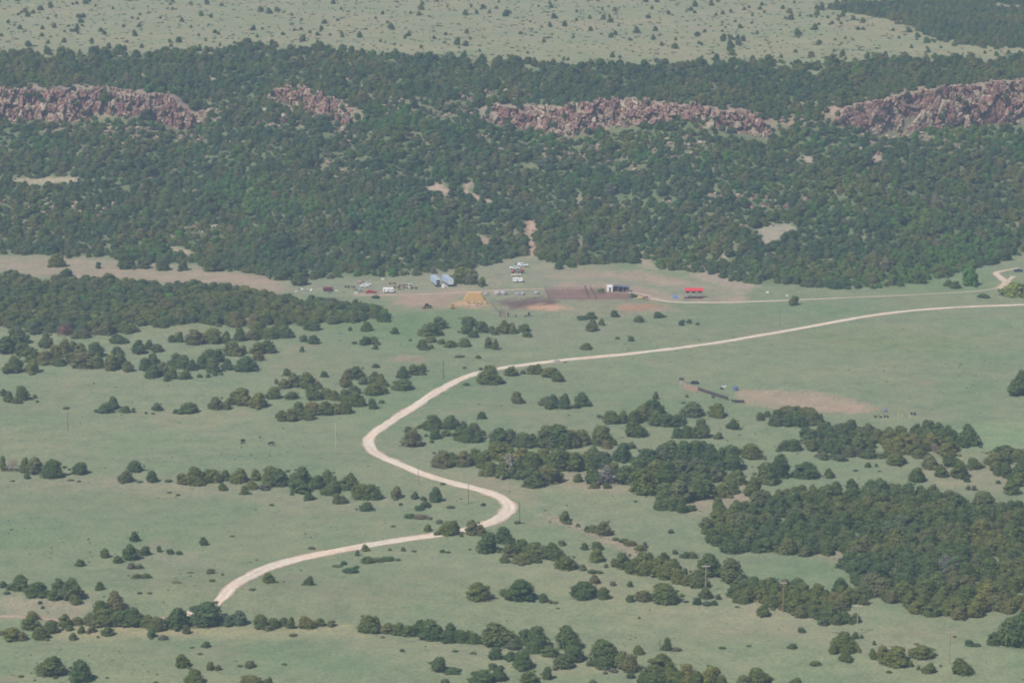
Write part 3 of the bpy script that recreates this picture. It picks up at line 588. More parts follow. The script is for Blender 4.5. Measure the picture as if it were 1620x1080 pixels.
def fill(poly, ws, hs, gap, kind, desc, label, cx=None, tries=9000, top=True):
    a = np.array(poly); x0, y0 = a.min(0); x1, y1 = a.max(0)
    cs = [flat(px, py) for px in (x0, x1) for py in (y0, y1)]
    X0 = min(c[0] for c in cs); X1 = max(c[0] for c in cs); Y0 = min(c[1] for c in cs) - 20; Y1 = max(c[1] for c in cs) + 20
    n = int((X1 - X0) * (Y1 - Y0) / gap ** 2 * 6)
    xs = RNG.uniform(X0, X1, n); ys = RNG.uniform(Y0, Y1, n); sz = RNG.random(n) ** 1.2
    wv = ws[0] + (ws[1] - ws[0]) * sz; hv = (hs[0] + (hs[1] - hs[0]) * sz) * RNG.uniform(.85, 1.12, n)
    zs = H(xs, ys); bx, by, d = project(xs, ys - wv * .32, zs); tx, ty, _ = project(xs, ys, zs + hv * .92)
    hw = wv * .40 * FPX / d
    wb = 3.5 * np.sin(bx / 15) * np.sin(bx / 41 + 1) + 2.2 * np.sin(bx / 6.1 + by / 9); by = by + wb; ty = ty + wb * .7; bx = bx + 4 * np.sin(by / 5.3); tx = tx + 4 * np.sin(by / 5.3)
    ok = in_poly(bx, by, poly) & in_poly(tx, ty, poly) & in_poly(bx - hw, by - 3, poly) & in_poly(bx + hw, by - 3, poly)
    for i in np.nonzero(ok)[0]:
        hol = np.sin(xs[i] / 7.1 + 2.1 * np.sin(ys[i] / 15)) * np.sin(ys[i] / 12 + xs[i] / 23)
        if hol > .82: continue
        if GR.ok(xs[i], ys[i], gap * (.72 + .5 * sz[i]) * (1 + .25 * max(0, hol))):
            GR.put(xs[i], ys[i])
            PL.append(dict(kind=kind, x=xs[i], y=ys[i], w=wv[i], h=hv[i], desc=desc, px=bx[i], py=by[i], app=(wv[i] * FPX / d[i]) * (hv[i] * FPX / d[i]) * 9, wood=label, d=d[i]))
for lab, cl, poly, ws, hs, gap in WOODS: fill(poly, ws, hs, gap, 'juniper', cl, lab)
print('plants', len(PL), 'shrubs', sum(p['kind'] == 'shrub' for p in PL), 'wood', sum('wood' in p for p in PL))

# special trees picked out by colour
def near(px, py, kind, **kw):
    q = min((p for p in PL if p['kind'] == 'juniper'), key=lambda p: (p['px'] - px) ** 2 + (p['py'] - py) ** 2)
    q['kind'] = kind; q.update(kw); return q
for (a, b) in [(1400, 850), (1465, 862), (1474, 722), (1146, 868), (1496, 912), (1490, 905), (1376, 842), (1288, 668), (806, 745), (958, 770), (1575, 945), (22, 738)]:
    near(a, b, 'bare_tree')
for (a, b) in [(150, 500), (175, 492), (205, 488), (215, 500), (240, 488), (262, 496), (505, 500), (525, 506), (540, 503), (560, 500), (575, 503), (590, 500), (605, 502), (612, 505), (190, 478), (265, 480), (130, 480), (500, 490), (550, 492), (100, 492)]:
    near(a, b, 'oak')
near(150, 512, 'cottonwood'); near(165, 505, 'cottonwood')
q = dict(kind='reddish', desc='', cl=None); b = P(101, 531); PL[:] = [q for q in PL if not (abs(q['x'] - b[0]) < 6 and -14 < q['y'] - b[1] < 4)]; PL.append(dict(kind='reddish', x=b[0], y=b[1] + 1.2, w=7, h=6, desc='', px=101, py=531, app=999))
b = P(1606, 470); PL.append(dict(kind='cottonwood', x=b[0], y=b[1] + 3, w=13, h=7.5, desc='c', px=1606, py=470, app=3000, one="pale green spreading cottonwood where the ranch track forks at right"))
b = P(1537, 453); PL.append(dict(kind='oak', x=b[0], y=b[1] + 3, w=10, h=10, desc='c', px=1537, py=453, app=3000, one="round broadleaf tree standing clear below the right slope"))

def crown_for(kind, i):
    return {'juniper': ME_J, 'oak': ME_O, 'cottonwood': ME_C, 'bare_tree': ME_G, 'reddish': ME_R, 'shrub': ME_S}[kind][i % {'juniper': 13, 'oak': 3, 'cottonwood': 2, 'bare_tree': 2, 'reddish': 2, 'shrub': 4}[kind]]
jun = sorted([p for p in PL if p['kind'] == 'juniper'], key=lambda p: -p['app'])
top = jun[:300]; rest = jun[300:]
ids = set(id(p) for p in top)
shr = sorted([p for p in PL if p['kind'] == 'shrub'], key=lambda p: -p['app'])
def standing(p, name, label, cat, group, rr):
    z = float(H(p['x'], p['y']))
    rz = rr.uniform(0, 2 * pi)
    t = thing(name, label, cat, (p['x'], p['y'], z - .1), rz, group)
    c = link('crown', crown_for(p['kind'], rr.integers(0, 99)), t); c.scale = (p['w'], p['w'] * rr.uniform(.9, 1.1), p['h'])
    k = link('trunk', ME_T, t); k.scale = (p['w'] * .8, p['w'] * .8, p['h'])
    return t
def size_word(p, grp):
    hs = sorted(q['h'] / max(q['w'], .1) for q in grp); r = p['h'] / max(p['w'], .1)
    ws = sorted(q['w'] for q in grp)
    big = p['w'] >= ws[int(len(ws) * .7)] if len(ws) > 2 else p['w'] > 5.5
    if big and r < 1: return 'broad'
    if r > 1.0: return 'upright'
    if p['w'] < 3.2: return 'small'
    return 'rounded'
groups = {}
for p in PL:
    if 'wood' not in p and p['kind'] in ('juniper', 'shrub'): groups.setdefault(p['desc'], []).append(p)
for g in groups.values(): g.sort(key=lambda p: p['px'])
rr = np.random.default_rng(5)
SHORT = {'juniper': 'junipers', 'shrub': 'low shrubs'}
for desc, g in groups.items():
    for kind in ('juniper', 'shrub'):
        gk = [p for p in g if p['kind'] == kind]; n = len(gk)
        for i, p in enumerate(gk):
            if kind == 'juniper' and id(p) not in ids: continue
            nm = kind if kind == 'juniper' else 'low shrub'
            if n == 1: lab = f"{size_word(p, gk)} green {nm} {desc}"
            elif i == 0: lab = f"leftmost of the {n} {SHORT[kind]} {desc}"
            elif i == n - 1: lab = f"rightmost of the {n} {SHORT[kind]} {desc}"
            elif i < n / 2: lab = f"{size_word(p, gk)} {nm}, {ordinal(i + 1)} from left, {desc}"
            else: lab = f"{size_word(p, gk)} {nm}, {ordinal(n - i)} from right, {desc}"
            if kind == 'juniper': standing(p, 'juniper_tree', lab, 'tree', 'junipers ' + desc, rr)
            else:
                o = link('shrub', ME_S[rr.integers(0, 4)]); o.location = (p['x'], p['y'], float(H(p['x'], p['y'])) - .08)
                o.scale = (p['w'], p['w'], p['h']); o.rotation_euler = (0, 0, rr.uniform(0, 6.28)); tag(o, lab, 'shrub', 'low shrubs ' + desc)
for p in top:
    if 'wood' in p: standing(p, 'juniper_tree', p['wood'] + ', among others like it', 'tree', 'junipers in the ' + p['desc'], rr)
for p in PL:
    if p['kind'] in ('juniper', 'shrub'): continue
    pos = {'bare_tree': [p.get('desc', '')]}
    if p['kind'] == 'oak':
        if 'one' in p: standing(p, 'broadleaf_tree', p['one'], 'tree', None, rr)
        elif p['px'] > 400: standing(p, 'broadleaf_tree', "bright green broadleaf tree at the right end of the long left wood", 'tree', 'bright green broadleaf trees in the long wood', rr)
        else: standing(p, 'broadleaf_tree', "bright green broadleaf tree in the left part of the long wood", 'tree', 'bright green broadleaf trees in the left part of the long wood', rr)
    elif p['kind'] == 'cottonwood': standing(p, 'cottonwood_tree', p.get('one', "yellowish green leafy tree beside the reddish bush, long wood's lower edge"), 'tree', None if 'one' in p else 'yellowish green trees by the reddish bush', rr)
    elif p['kind'] == 'bare_tree': standing(p, 'bare_tree', f"grey leafless tree in the {p['desc']}" if 'wood' in p else f"grey leafless tree {p['desc']}", 'dead tree', 'grey leafless trees in the ' + p['desc'], rr)
    elif p['kind'] == 'reddish':
        o = link('reddish_bush', ME_R[0]); o.location = (p['x'], p['y'], float(H(p['x'], p['y']))); o.scale = (p['w'], p['w'], p['h'])
        tag(o, "dusty red bare twigged bush at the lower edge of the long left wood", 'bush')

# ------------------------------------------------------------------ uncounted growth: one object each, instanced by geometry nodes
def scatter(name, label, cat, pts, meshes, mat_name=None):
    """pts rows: x y z w wy h rot idx"""
    A = np.array(pts, np.float32)
    me = bpy.data.meshes.new(name); me.vertices.add(len(A)); me.vertices.foreach_set('co', A[:, :3].ravel())
    s = me.attributes.new('size', 'FLOAT_VECTOR', 'POINT'); s.data.foreach_set('vector', A[:, 3:6].ravel())
    s = me.attributes.new('turn', 'FLOAT_VECTOR', 'POINT'); tv = np.zeros((len(A), 3), np.float32); tv[:, 2] = A[:, 6]; s.data.foreach_set('vector', tv.ravel())
    s = me.attributes.new('pick', 'INT', 'POINT'); s.data.foreach_set('value', A[:, 7].astype(np.int32))
    o = link(name, me)
    ng = bpy.data.node_groups.new(name, 'GeometryNodeTree')
    ng.interface.new_socket('Geometry', in_out='INPUT', socket_type='NodeSocketGeometry'); ng.interface.new_socket('Geometry', in_out='OUTPUT', socket_type='NodeSocketGeometry')
    gi = ng.nodes.new('NodeGroupInput'); go_ = ng.nodes.new('NodeGroupOutput')
    iop = ng.nodes.new('GeometryNodeInstanceOnPoints'); g2i = ng.nodes.new('GeometryNodeGeometryToInstance')
    for m in reversed(meshes):
        po = bpy.data.objects.new(name + '_form', m)
        oi = ng.nodes.new('GeometryNodeObjectInfo'); oi.inputs['Object'].default_value = po; oi.inputs['As Instance'].default_value = False
        ng.links.new(oi.outputs['Geometry'], g2i.inputs[0])
    def at(n, t):
        a = ng.nodes.new('GeometryNodeInputNamedAttribute'); a.data_type = t; a.inputs[0].default_value = n; return a.outputs[0]
    iop.inputs['Pick Instance'].default_value = True
    ng.links.new(gi.outputs[0], iop.inputs['Points']); ng.links.new(g2i.outputs[0], iop.inputs['Instance'])
    ng.links.new(at('pick', 'INT'), iop.inputs['Instance Index']); ng.links.new(at('turn', 'FLOAT_VECTOR'), iop.inputs['Rotation']); ng.links.new(at('size', 'FLOAT_VECTOR'), iop.inputs['Scale'])
    ng.links.new(iop.outputs[0], go_.inputs[0])
    md = o.modifiers.new('scatter', 'NODES'); md.node_group = ng
    return tag(o, label, cat, kind='stuff')
def rows(L, nm, base=0):
    return [(x, y, z - .1, w, w * rr.uniform(.9, 1.12), h, rr.uniform(0, 6.28), base + rr.integers(0, nm)) for (x, y, z, w, h) in L]
scatter('juniper_woods', 'smaller dark junipers filling the woods and clumps of the valley', 'trees',
        rows([(p['x'], p['y'], float(H(p['x'], p['y'])), p['w'], p['h']) for p in rest], 13), ME_J)

# slope forest
BALD = [r[0] for r in REGIONS if r[0] and max(p[1] for p in r[0]) < 470 and min(p[1] for p in r[0]) < 420] 
TRE = [(1590, 447), (1604, 437)]
OAKS = [(1290, 222, 45, 18), (1350, 235, 40, 14), (1500, 215, 60, 12), (600, 350, 60, 22), (640, 330, 40, 20), (1440, 350, 60, 22), (1480, 420, 70, 30), (1540, 395, 60, 22), (1450, 440, 50, 14), (170, 190, 30, 14),
        (240, 145, 50, 10), (60, 235, 70, 14), (620, 190, 60, 20), (860, 220, 30, 16), (780, 250, 40, 8), (950, 290, 60, 14), (380, 300, 60, 16), (440, 330, 60, 16), (1010, 255, 40, 12), (1290, 335, 40, 20), (1590, 230, 40, 14), (290, 190, 22, 22),
        (570, 380, 50, 14), (1180, 300, 40, 12), (240, 400, 40, 12), (700, 210, 40, 14), (1140, 250, 40, 10), (1120, 190, 30, 8)]
xs = RNG.uniform(-420, 420, 60000); ys = RNG.uniform(1500, 2080, 60000)
zs = H(xs, ys); px, py, d = project(xs, ys, zs)
ybv = yb_of(xs); yev = ye_of(xs); tv = (ys - ybv) / (yev - ybv)
edge_j = .02 * np.sin(xs / 17) + .02 * np.sin(xs / 7.3)
ok = (tv > .0 + edge_j * .4) & (tv < 1.03 + edge_j)
c = cw(xs)
cliff = (c > .62) & (tv > TC - .022 + .012 * np.sin(xs / 6.3)) & (tv < TC + .030 + .02 * np.sin(xs / 9)) & (RNG.random(len(xs)) > .16 * (np.sin(xs / 14) > .2) - .0 + .35 * (np.abs(cpx(xs) - 480) < 85) + .25 * (np.abs(cpx(xs) - 1040) < 45))
ok &= ~cliff
for poly in BALD:
    a = np.array(poly)
    s = (px > a[:, 0].min() - 12) & (px < a[:, 0].max() + 12) & (py > a[:, 1].min() - 9) & (py < a[:, 1].max() + 9)
    i = np.nonzero(s)[0]; i = i[poly_soft(px[i], py[i] - 1.0, poly, 5) > .35]; ok[i] = False
SCREE = [(205, 215, 45, 14, 130), (300, 225, 22, 12, 50), (60, 325, 70, 8, 60), (120, 335, 60, 8, 60), (320, 365, 30, 8, 40), (330, 185, 22, 14, 60), (520, 180, 40, 18, 120), (440, 185, 40, 16, 80), (540, 215, 16, 14, 60),
         (700, 170, 60, 16, 60), (620, 165, 20, 10, 25), (780, 150, 60, 10, 60), (810, 225, 60, 16, 70), (900, 240, 60, 12, 70), (1090, 235, 60, 16, 90), (1100, 210, 40, 10, 50), (1160, 320, 60, 14, 70), (1380, 240, 30, 10, 40), (1495, 235, 30, 10, 30), (1570, 240, 20, 12, 25),
         (1240, 320, 40, 10, 30), (990, 260, 60, 12, 50), (340, 245, 30, 12, 25), (150, 325, 40, 10, 40), (510, 270, 40, 14, 30), (1010, 330, 60, 20, 30), (560, 130, 60, 10, 25), (1420, 215, 60, 6, 50), (1250, 200, 20, 10, 20), (540, 250, 30, 12, 20), (1190, 345, 40, 20, 20)]
keep = np.ones(len(xs)) * 1.0
for (a, b, ra, rb, n) in SCREE:
    keep = np.where(((px - a) / ra) ** 2 + ((py - b) / rb) ** 2 < 1, .42, keep)
keep = np.where((c > .45) & (tv > TC - .10) & (tv <= TC - .04), .55, keep)
keep = np.where((tv > .97), .6, keep)
ok &= RNG.random(len(xs)) < keep
oakm = np.zeros(len(xs), bool)
for (a, b, ra, rb) in OAKS: oakm |= (((px - a) / ra) ** 2 + ((py - b) / rb) ** 2 + .35 * np.sin(px * .21) * np.sin(py * .35 + px * .05)) < 1
G2_ = Grid(4.0); J = []; O = []; U = []
for p in PL: G2_.put(p['x'], p['y'])
for i in np.nonzero(ok)[0]:
    s = RNG.random()
    w = 3.2 + 5.4 * s ** 1.6
    gap = (.60 * w + .35) * (1 + .35 * max(0, np.sin(xs[i] / 21 + 2 * np.sin(ys[i] / 33)) * np.sin(ys[i] / 17))) if not oakm[i] else 2.5
    # keep yard front open below the slope and cliffs visible
    if G2_.ok(xs[i], ys[i], gap):
        G2_.put(xs[i], ys[i])
        if (oakm[i] and RNG.random() < .76) or RNG.random() < .07 + .10 * (np.sin(xs[i] / 33 + ys[i] / 21) > .5):
            O.append((xs[i], ys[i], zs[i], 2.8 + 2.8 * s, 1.8 + 2.4 * s))
        else:
            h = w * RNG.uniform(.58, .98)
            if c[i] > .45 and TC - .12 < tv[i] < TC: h = min(h, 3.6)
            J.append((xs[i], ys[i], zs[i], w, h))
# far mesa: scattered trees, thicker toward the rim, plus the dark wood at the upper right
FARW = [(1310, 14), (1345, 3), (1400, 8), (1430, -10), (1700, -20), (1700, 82), (1560, 74), (1510, 70), (1480, 64), (1440, 42), (1400, 29), (1330, 20)]
GAP_ = [(1562, 6), (1640, 10), (1640, 20), (1575, 14)]
xs = RNG.uniform(-480, 480, 40000); ys = RNG.uniform(1900, 2600, 40000); zs = H(xs, ys); px, py, d = project(xs, ys, zs)
tv = (ys - yb_of(xs)) / (ye_of(xs) - yb_of(xs))
fw = in_poly(px, py, FARW) & ~in_poly(px, py, GAP_)
den = .014 + .03 * np.exp(-np.maximum(0, (py.clip(0) - 60)) * 0 - ((tv - 1.03) / .10) ** 2) + .012 * (np.sin(xs / 31 + ys / 50) > .3)
den = den + np.where(px > 1080, .014, 0) + np.where(px < 230, .012, 0)
nearP = np.abs(px - np.interp(py, [0, 12, 32, 60, 96], [920, 930, 944, 962, 992])) < 4
U = []
FJ = 0
for i in range(len(xs)):
    if tv[i] < 1.02 or nearP[i] and py[i] < 98: continue
    if fw[i]:
        w = RNG.uniform(3.6, 6.0)
        if G2_.ok(xs[i], ys[i], .62 * w): G2_.put(xs[i], ys[i]); J.append((xs[i], ys[i], zs[i], w, w * RNG.uniform(.8, 1.0)))
    elif RNG.random() < den[i]:
        if G2_.ok(xs[i], ys[i], 3.0):
            G2_.put(xs[i], ys[i]); w = 2.0 + 2.9 * RNG.random() ** 2; J.append((xs[i], ys[i], zs[i], w, w * RNG.uniform(.7, 1.15)))
    elif RNG.random() < .16: U.append((xs[i], ys[i], zs[i], .8 + 2.6 * RNG.random() ** 2, RNG.uniform(.3, .8)))
# tiny tufts and seedlings in the meadows
xs = RNG.uniform(-330, 330, 9000); ys = RNG.uniform(940, 1560, 9000); zs = H(xs, ys)
cl_ = np.sin(xs / 29 + 1.4 * np.sin(ys / 35)) + np.sin(ys / 23 + xs / 60)
px_, py_, _ = project(xs, ys, zs)
for i in range(len(xs)):
    if (cl_[i] > .7 or RNG.random() < .2) and GR.ok(xs[i], ys[i], 2.0):
        rp = np.interp(py_[i], [482, 568, 600, 660, 700, 760, 800, 838], [1620, 900, 720, 630, 583, 705, 804, 735])
        if abs(px_[i] - rp) > 22 and RNG.random() < .55 and not (px_[i] > 640 and py_[i] < 505): U.append((xs[i], ys[i], zs[i], .3 + 1.0 * RNG.random() ** 2.5, RNG.uniform(.12, .45)))
# undergrowth on the slope between trees
xs = RNG.uniform(-420, 420, 26000); ys = RNG.uniform(1600, 2000, 26000); zs = H(xs, ys); tv = (ys - yb_of(xs)) / (ye_of(xs) - yb_of(xs)); c = cw(xs)
px, py, d = project(xs, ys, zs)
for i in range(len(xs)):
    if .03 < tv[i] < .98 and not (c[i] > .4 and TC - .03 < tv[i] < TC + .035):
        if any(in_poly(px[i:i + 1], py[i:i + 1], q)[0] for q in BALD): continue
        U.append((xs[i], ys[i], zs[i], RNG.uniform(1.3, 3.4), RNG.uniform(.7, 1.6)))
print('forest', len(J), 'oak', len(O), 'under', len(U))
scatter('slope_forest', 'dense dark juniper and pine forest covering the escarpment slope and mesa rim', 'forest', rows(J, 13), ME_P)
scatter('oak_thicket', 'bright green scrub oak thickets among the dark trees of the slope', 'thicket', rows(O, 3), ME_O)
scatter('scrub_brush', 'low brush and tufts dotted over meadows, slope and mesa', 'brush', rows(U, 4), ME_S)

# ------------------------------------------------------------------ cliffs and loose rock
def rock_mat():
    m, t, b = mat('basalt_rock')
    at = N(t, 'ShaderNodeAttribute', attribute_name='tint'); g = N(t, 'ShaderNodeNewGeometry')
    f = noise(t, .8, 6, .7, g.outputs['Position'])
    c = mix(t, at.outputs['Color'], ramp(t, f, [(.3, (.65, .62, .62)), (.7, (1.35, 1.35, 1.3))]), 1.0, 'MULTIPLY')
    sp = N(t, 'ShaderNodeSeparateXYZ'); t.links.new(g.outputs['True Normal'], sp.inputs[0])
    f2 = noise(t, .25, 4, .6, g.outputs['Position'])
    ml = N(t, 'ShaderNodeMath', operation='MULTIPLY'); t.links.new(sp.outputs[2], ml.inputs[0]); t.links.new(f2, ml.inputs[1])
    c = mix(t, c, (.40, .34, .265), ramp(t, ml.outputs[0], [(.22, (0, 0, 0)), (.38, (.75, .75, .75))]))
    t.links.new(c, b.inputs['Base Color']); b.inputs['Roughness'].default_value = .9; b.inputs['Specular IOR Level'].default_value = .1
    bm = N(t, 'ShaderNodeBump'); bm.inputs['Strength'].default_value = .6; bm.inputs['Distance'].default_value = .4
    t.links.new(f, bm.inputs['Height']); t.links.new(bm.outputs[0], b.inputs['Normal'])
    return m
M_ROCK = rock_mat()
RR = np.array([(.25, .125, .112), (.28, .145, .125), (.21, .115, .11), (.30, .17, .14), (.35, .24, .185), (.44, .36, .27), (.38, .30, .22)])
def cliff_mesh(name, pa, pb, label, seed, cell=15, spike=1.0):
    r = np.random.default_rng(seed)
    x0 = (pa - W0 / 2) / FPX * CLX; x1 = (pb - W0 / 2) / FPX * CLX
    n = int((x1 - x0) / .55); m = 44
    X = np.linspace(x0, x1, n)
    yb = yb_of(X); ye = ye_of(X); yc = yb + TC * (ye - yb); zb = cb(X) - 2.0; zt = ct(X)
    # ends taper down
    tp = np.minimum(1, np.minimum((X - x0) / 10 if pa > 0 else 1, (x1 - X) / 10 if pb < 1620 else 1)).clip(.05, 1)
    span = (zt - zb)
    S = X - x0
    ns = int(S[-1] * 26 / cell); seeds = np.column_stack([r.uniform(0, S[-1], ns), r.uniform(-2, 28, ns)])
    off = r.uniform(-1.9, 1.7, len(seeds)); ti = r.normal(0, .16, len(seeds)); ci = r.choice(7, len(seeds), p=[.22, .2, .16, .16, .12, .08, .06])
    sd2 = np.column_stack([r.uniform(0, S[-1], int(S[-1] * 26 / 1.6)), r.uniform(-2, 28, int(S[-1] * 26 / 1.6))]); o2 = r.uniform(-.32, .32, len(sd2))
    V = np.zeros((n, m, 3)); C = np.zeros((n, m, 3))
    topn = spike * (.9 * np.sin(S / 5.1 + np.sin(S / 17)) + .4 * np.sin(S / 2.3 + 1) + np.repeat(r.normal(0, .9, n // 7 + 1), 7)[:n] - 2.2 * (np.sin(S / 9.7 + seed) > .88)) + r.normal(0, .25, n)
    back = 1.6 * np.sin(S / 13 + seed) + 1.2 * np.sin(S / 6.1) 
    for i in range(n):
        hh = np.linspace(0, 1, m - 4) * (span[i] * tp[i] + topn[i] * .8 + .5)
        # nearest seed, stretched columns
        dd = ((S[i] - seeds[:, 0]) / 1.0)
        k0 = np.nonzero(np.abs(dd) < 7)[0]
        q = (dd[k0][None, :] ** 2) + ((hh[:, None] - seeds[k0, 1][None, :]) / 1.35) ** 2
        k = k0[np.argmin(q, 1)]
        qs = np.sqrt(np.partition(q, 1, axis=1)[:, :2]); crack = (qs[:, 1] - qs[:, 0]) < .42
        e0 = np.nonzero(np.abs(S[i] - sd2[:, 0]) < 3)[0]
        q2 = ((S[i] - sd2[e0, 0])[None, :] ** 2) + ((hh[:, None] - sd2[e0, 1][None, :]) / 1.4) ** 2
        k2 = e0[np.argmin(q2, 1)]
        y = yc[i] - 3.4 + back[i] + hh * .28 + off[k] + ti[k] * (hh - seeds[k, 1]) + o2[k2] + 1.3 * crack
        V[i, :m - 4, 0] = X[i] + r.normal(0, .10, m - 4); V[i, :m - 4, 1] = y; V[i, :m - 4, 2] = zb[i] + hh
        C[i, :m - 4] = RR[ci[k]] * (1 + .18 * o2[k2])[:, None]
        yt = y[-1]
        for j, dy in enumerate((1.5, 4.0, 7.5, 11.0)):
            V[i, m - 4 + j] = (X[i], yt + dy, zb[i] + hh[-1] + r.normal(0, .3) - j * .15)
            C[i, m - 4 + j] = RR[r.choice([3, 4, 5, 6])] * .9
        gz = H(np.full(2, X[i]), V[i, m - 2:, 1]); V[i, m - 2, 2] = min(V[i, m - 2, 2], gz[0] + .25); V[i, m - 1, 2] = gz[1] - .6
    I = np.arange(n * m).reshape(n, m)
    F = np.stack([I[:-1, :-1].ravel(), I[1:, :-1].ravel(), I[1:, 1:].ravel(), I[:-1, 1:].ravel()], 1)
    # blocks broken out of the face
    VV = [V.reshape(-1, 3)]; FF = [F]; CC = [C.reshape(-1, 3)]; n0 = n * m
    for _ in range(int((x1 - x0) * 3.2)):
        i = r.integers(0, n); j = r.integers(0, m - 3)
        p = V[i, j]; s = r.uniform(.5, 1.7)
        bv, bf = block(r, s * r.uniform(.7, 1.3), s * .8, s * r.uniform(.8, 1.9)); bv = bv + p + np.array([0, .2, 0])
        VV.append(bv); FF.append(bf + n0); n0 += len(bv)
        kk = r.choice(7, p=[.16, .16, .12, .16, .14, .14, .12]); CC.append(np.tile(RR[kk] * r.uniform(.85, 1.15), (len(bv), 1)))
    for _ in range(int((x1 - x0) / 3.0)):
        i = r.integers(4, n - 4); j = r.integers(0, m - 2); w_ = r.uniform(1.6, 4.2); LEDGE.append((V[i, j, 0], V[i, j, 1] - .2, V[i, j, 2] - .3, w_, w_ * r.uniform(.5, .8)))
    me = mesh_np(name, np.concatenate(VV), np.concatenate(FF), [M_ROCK], np.concatenate(CC))
    o = link(name, me); tag(o, label, kind='structure'); return o
def block(r, a, b, c):
    base = np.array([(x, y, z) for z in (-.5, .5) for (x, y) in ((-.5, -.5), (.5, -.5), (.5, .5), (-.5, .5))], float)
    v = base * (a, b, c) * (1 + r.normal(0, .16, (8, 3)))
    ax = r.uniform(0, pi); ca, sa = cos(ax), sin(ax); R1 = np.array([(ca, -sa, 0), (sa, ca, 0), (0, 0, 1)])
    ax = r.normal(0, .35); ca, sa = cos(ax), sin(ax); R2 = np.array([(1, 0, 0), (0, ca, -sa), (0, sa, ca)])
    v = v @ (R1 @ R2).T
    return v, np.array([(0, 3, 2, 1), (4, 5, 6, 7), (0, 1, 5, 4), (1, 2, 6, 5), (2, 3, 7, 6), (3, 0, 4, 7)])
LEDGE = []
cliff_mesh('cliff', -300, 306, 'long reddish rock band at the upper left', 1, 14, .6)
cliff_mesh('cliff', 408, 560, 'broken rock band right of the left cliff', 2, 12, 1.5)
cliff_mesh('cliff', 757, 1232, 'reddish rock band across the upper middle', 3)
cliff_mesh('cliff', 1318, 1950, 'tall red cliff at the upper right', 4, 30, .6)
scatter('ledge_brush', 'dark green brush clinging to ledges of the red cliffs', 'brush', rows(LEDGE, 13), ME_P)
def rubble(name, label, spots, seed, size=(.4, 1.5), kind='stuff', cat='rocks', dark=.0):
    r = np.random.default_rng(seed); VV = []; FF = []; CC = []; n0 = 0
    for (a, b, ra, rb, n) in spots:
        for _ in range(n):
            q = r.uniform(-1, 1, 2); q = q / max(1, np.linalg.norm(q))
            p = P(a + q[0] * ra, b + q[1] * rb); s = size[0] + (size[1] - size[0]) * r.random() ** 2
            bv, bf = block(r, s * r.uniform(.8, 1.4), s, s * r.uniform(.5, .9)); bv = bv + p + np.array([0, 0, s * .2])
            VV.append(bv); FF.append(bf + n0); n0 += len(bv)
            CC.append(np.tile(RR[r.choice([1, 3, 4, 5, 6])] * r.uniform(.9, 1.2), (len(bv), 1)))
    o = link(name, mesh_np(name, np.concatenate(VV), np.concatenate(FF), [M_ROCK], np.concatenate(CC)))
    return tag(o, label, cat, kind=kind)
rubble('scree', 'pale tumbled boulders spilling between trees on the slope', SCREE, 9, (.6, 2.4))
rubble('stone_rubble', 'line of pinkish loose stones along the bank in the lower meadow', [(860 + 16 * k, 815 + 6.2 * k + (4 if k > 6 else 0), 10, 3, 14) for k in range(10)] + [(1008, 872, 14, 5, 40), (1030, 745, 12, 4, 14)], 10, (.2, .6))
rubble('track_stones', 'pale stones dotted along the faint mesa track', [(930, 14, 3, 6, 5), (944, 34, 4, 5, 9), (958, 52, 5, 6, 10), (975, 76, 4, 7, 6), (990, 92, 4, 5, 8), (965, 96, 12, 2, 5)], 12, (.5, 1.3))
# ------------------------------------------------------------------ paints
K = {}
def pt(n, c, r=.6, me=0, var=.12, sc=1.5):
    if n not in K: K[n] = paint(n, c, r, me, var, sc)
    return K[n]
WHITE = pt('white_paint', (.86, .86, .85), .45); CREAM = pt('cream_paint', (.74, .68, .52), .5); RED = pt('red_paint', (.50, .035, .05), .45)
DRED = pt('faded_red', (.42, .11, .12), .7, 0, .3); MAR = pt('maroon_steel', (.17, .045, .05), .6, 0, .25); RUST = pt('rusty_steel', (.22, .10, .07), .85, 0, .35, 4)
GLASS = pt('dark_glass', (.03, .035, .04), .15); TYRE = pt('tyre_rubber', (.025, .025, .027), .9); STEEL = pt('grey_steel', (.34, .36, .38), .5, .3); BLUEW = pt('pale_blue_panel', (.46, .58, .76), .5, 0, .06)
ROOFB = pt('trailer_roof', (.42, .49, .58), .5); DARK = pt('dark_metal', (.05, .05, .058), .6); WOOD = pt('weathered_wood', (.30, .235, .185), .9, 0, .3, 3); RAIL = pt('maroon_rails', (.29, .18, .165), .85, 0, .3, 3)
PALEP = pt('pale_post', (.58, .54, .44), .8); BROWNP = pt('brown_post', (.17, .12, .085), .9); GREENT = pt('tractor_green', (.045, .13, .075), .5); YEL = pt('yellow_paint', (.68, .42, .06), .5)
ORG = pt('orange_paint', (.70, .26, .05), .5); BLUE = pt('blue_plastic', (.13, .17, .36), .45); SKYB = pt('sky_blue_plastic', (.12, .34, .72), .5); ROOFG = pt('blue_grey_roof', (.25, .29, .33), .45, .4)
HAY = pt('hay', (.57, .385, .18), .95, 0, .28, 5); STRAW = pt('dull_straw', (.50, .37, .19), .95, 0, .3, 4); BRUSH = pt('grey_brush', (.42, .38, .40), .95, 0, .35, 3); HIDE = pt('black_hide', (.018, .018, .02), .8)
HIDEB = pt('brown_hide', (.07, .04, .03), .8); REDF = pt('bright_red_enamel', (.62, .045, .055), .4); DWOOD = pt('dark_planks', (.085, .06, .065), .9, 0, .3, 3); PINKB = pt('pinkish_boards', (.46, .26, .22), .9, 0, .3, 3); CONC = pt('pale_concrete', (.55, .53, .48), .9)
SPX = 3.16
def at(px, py): 
    p = P(px, py); return (p[0], p[1], p[2])
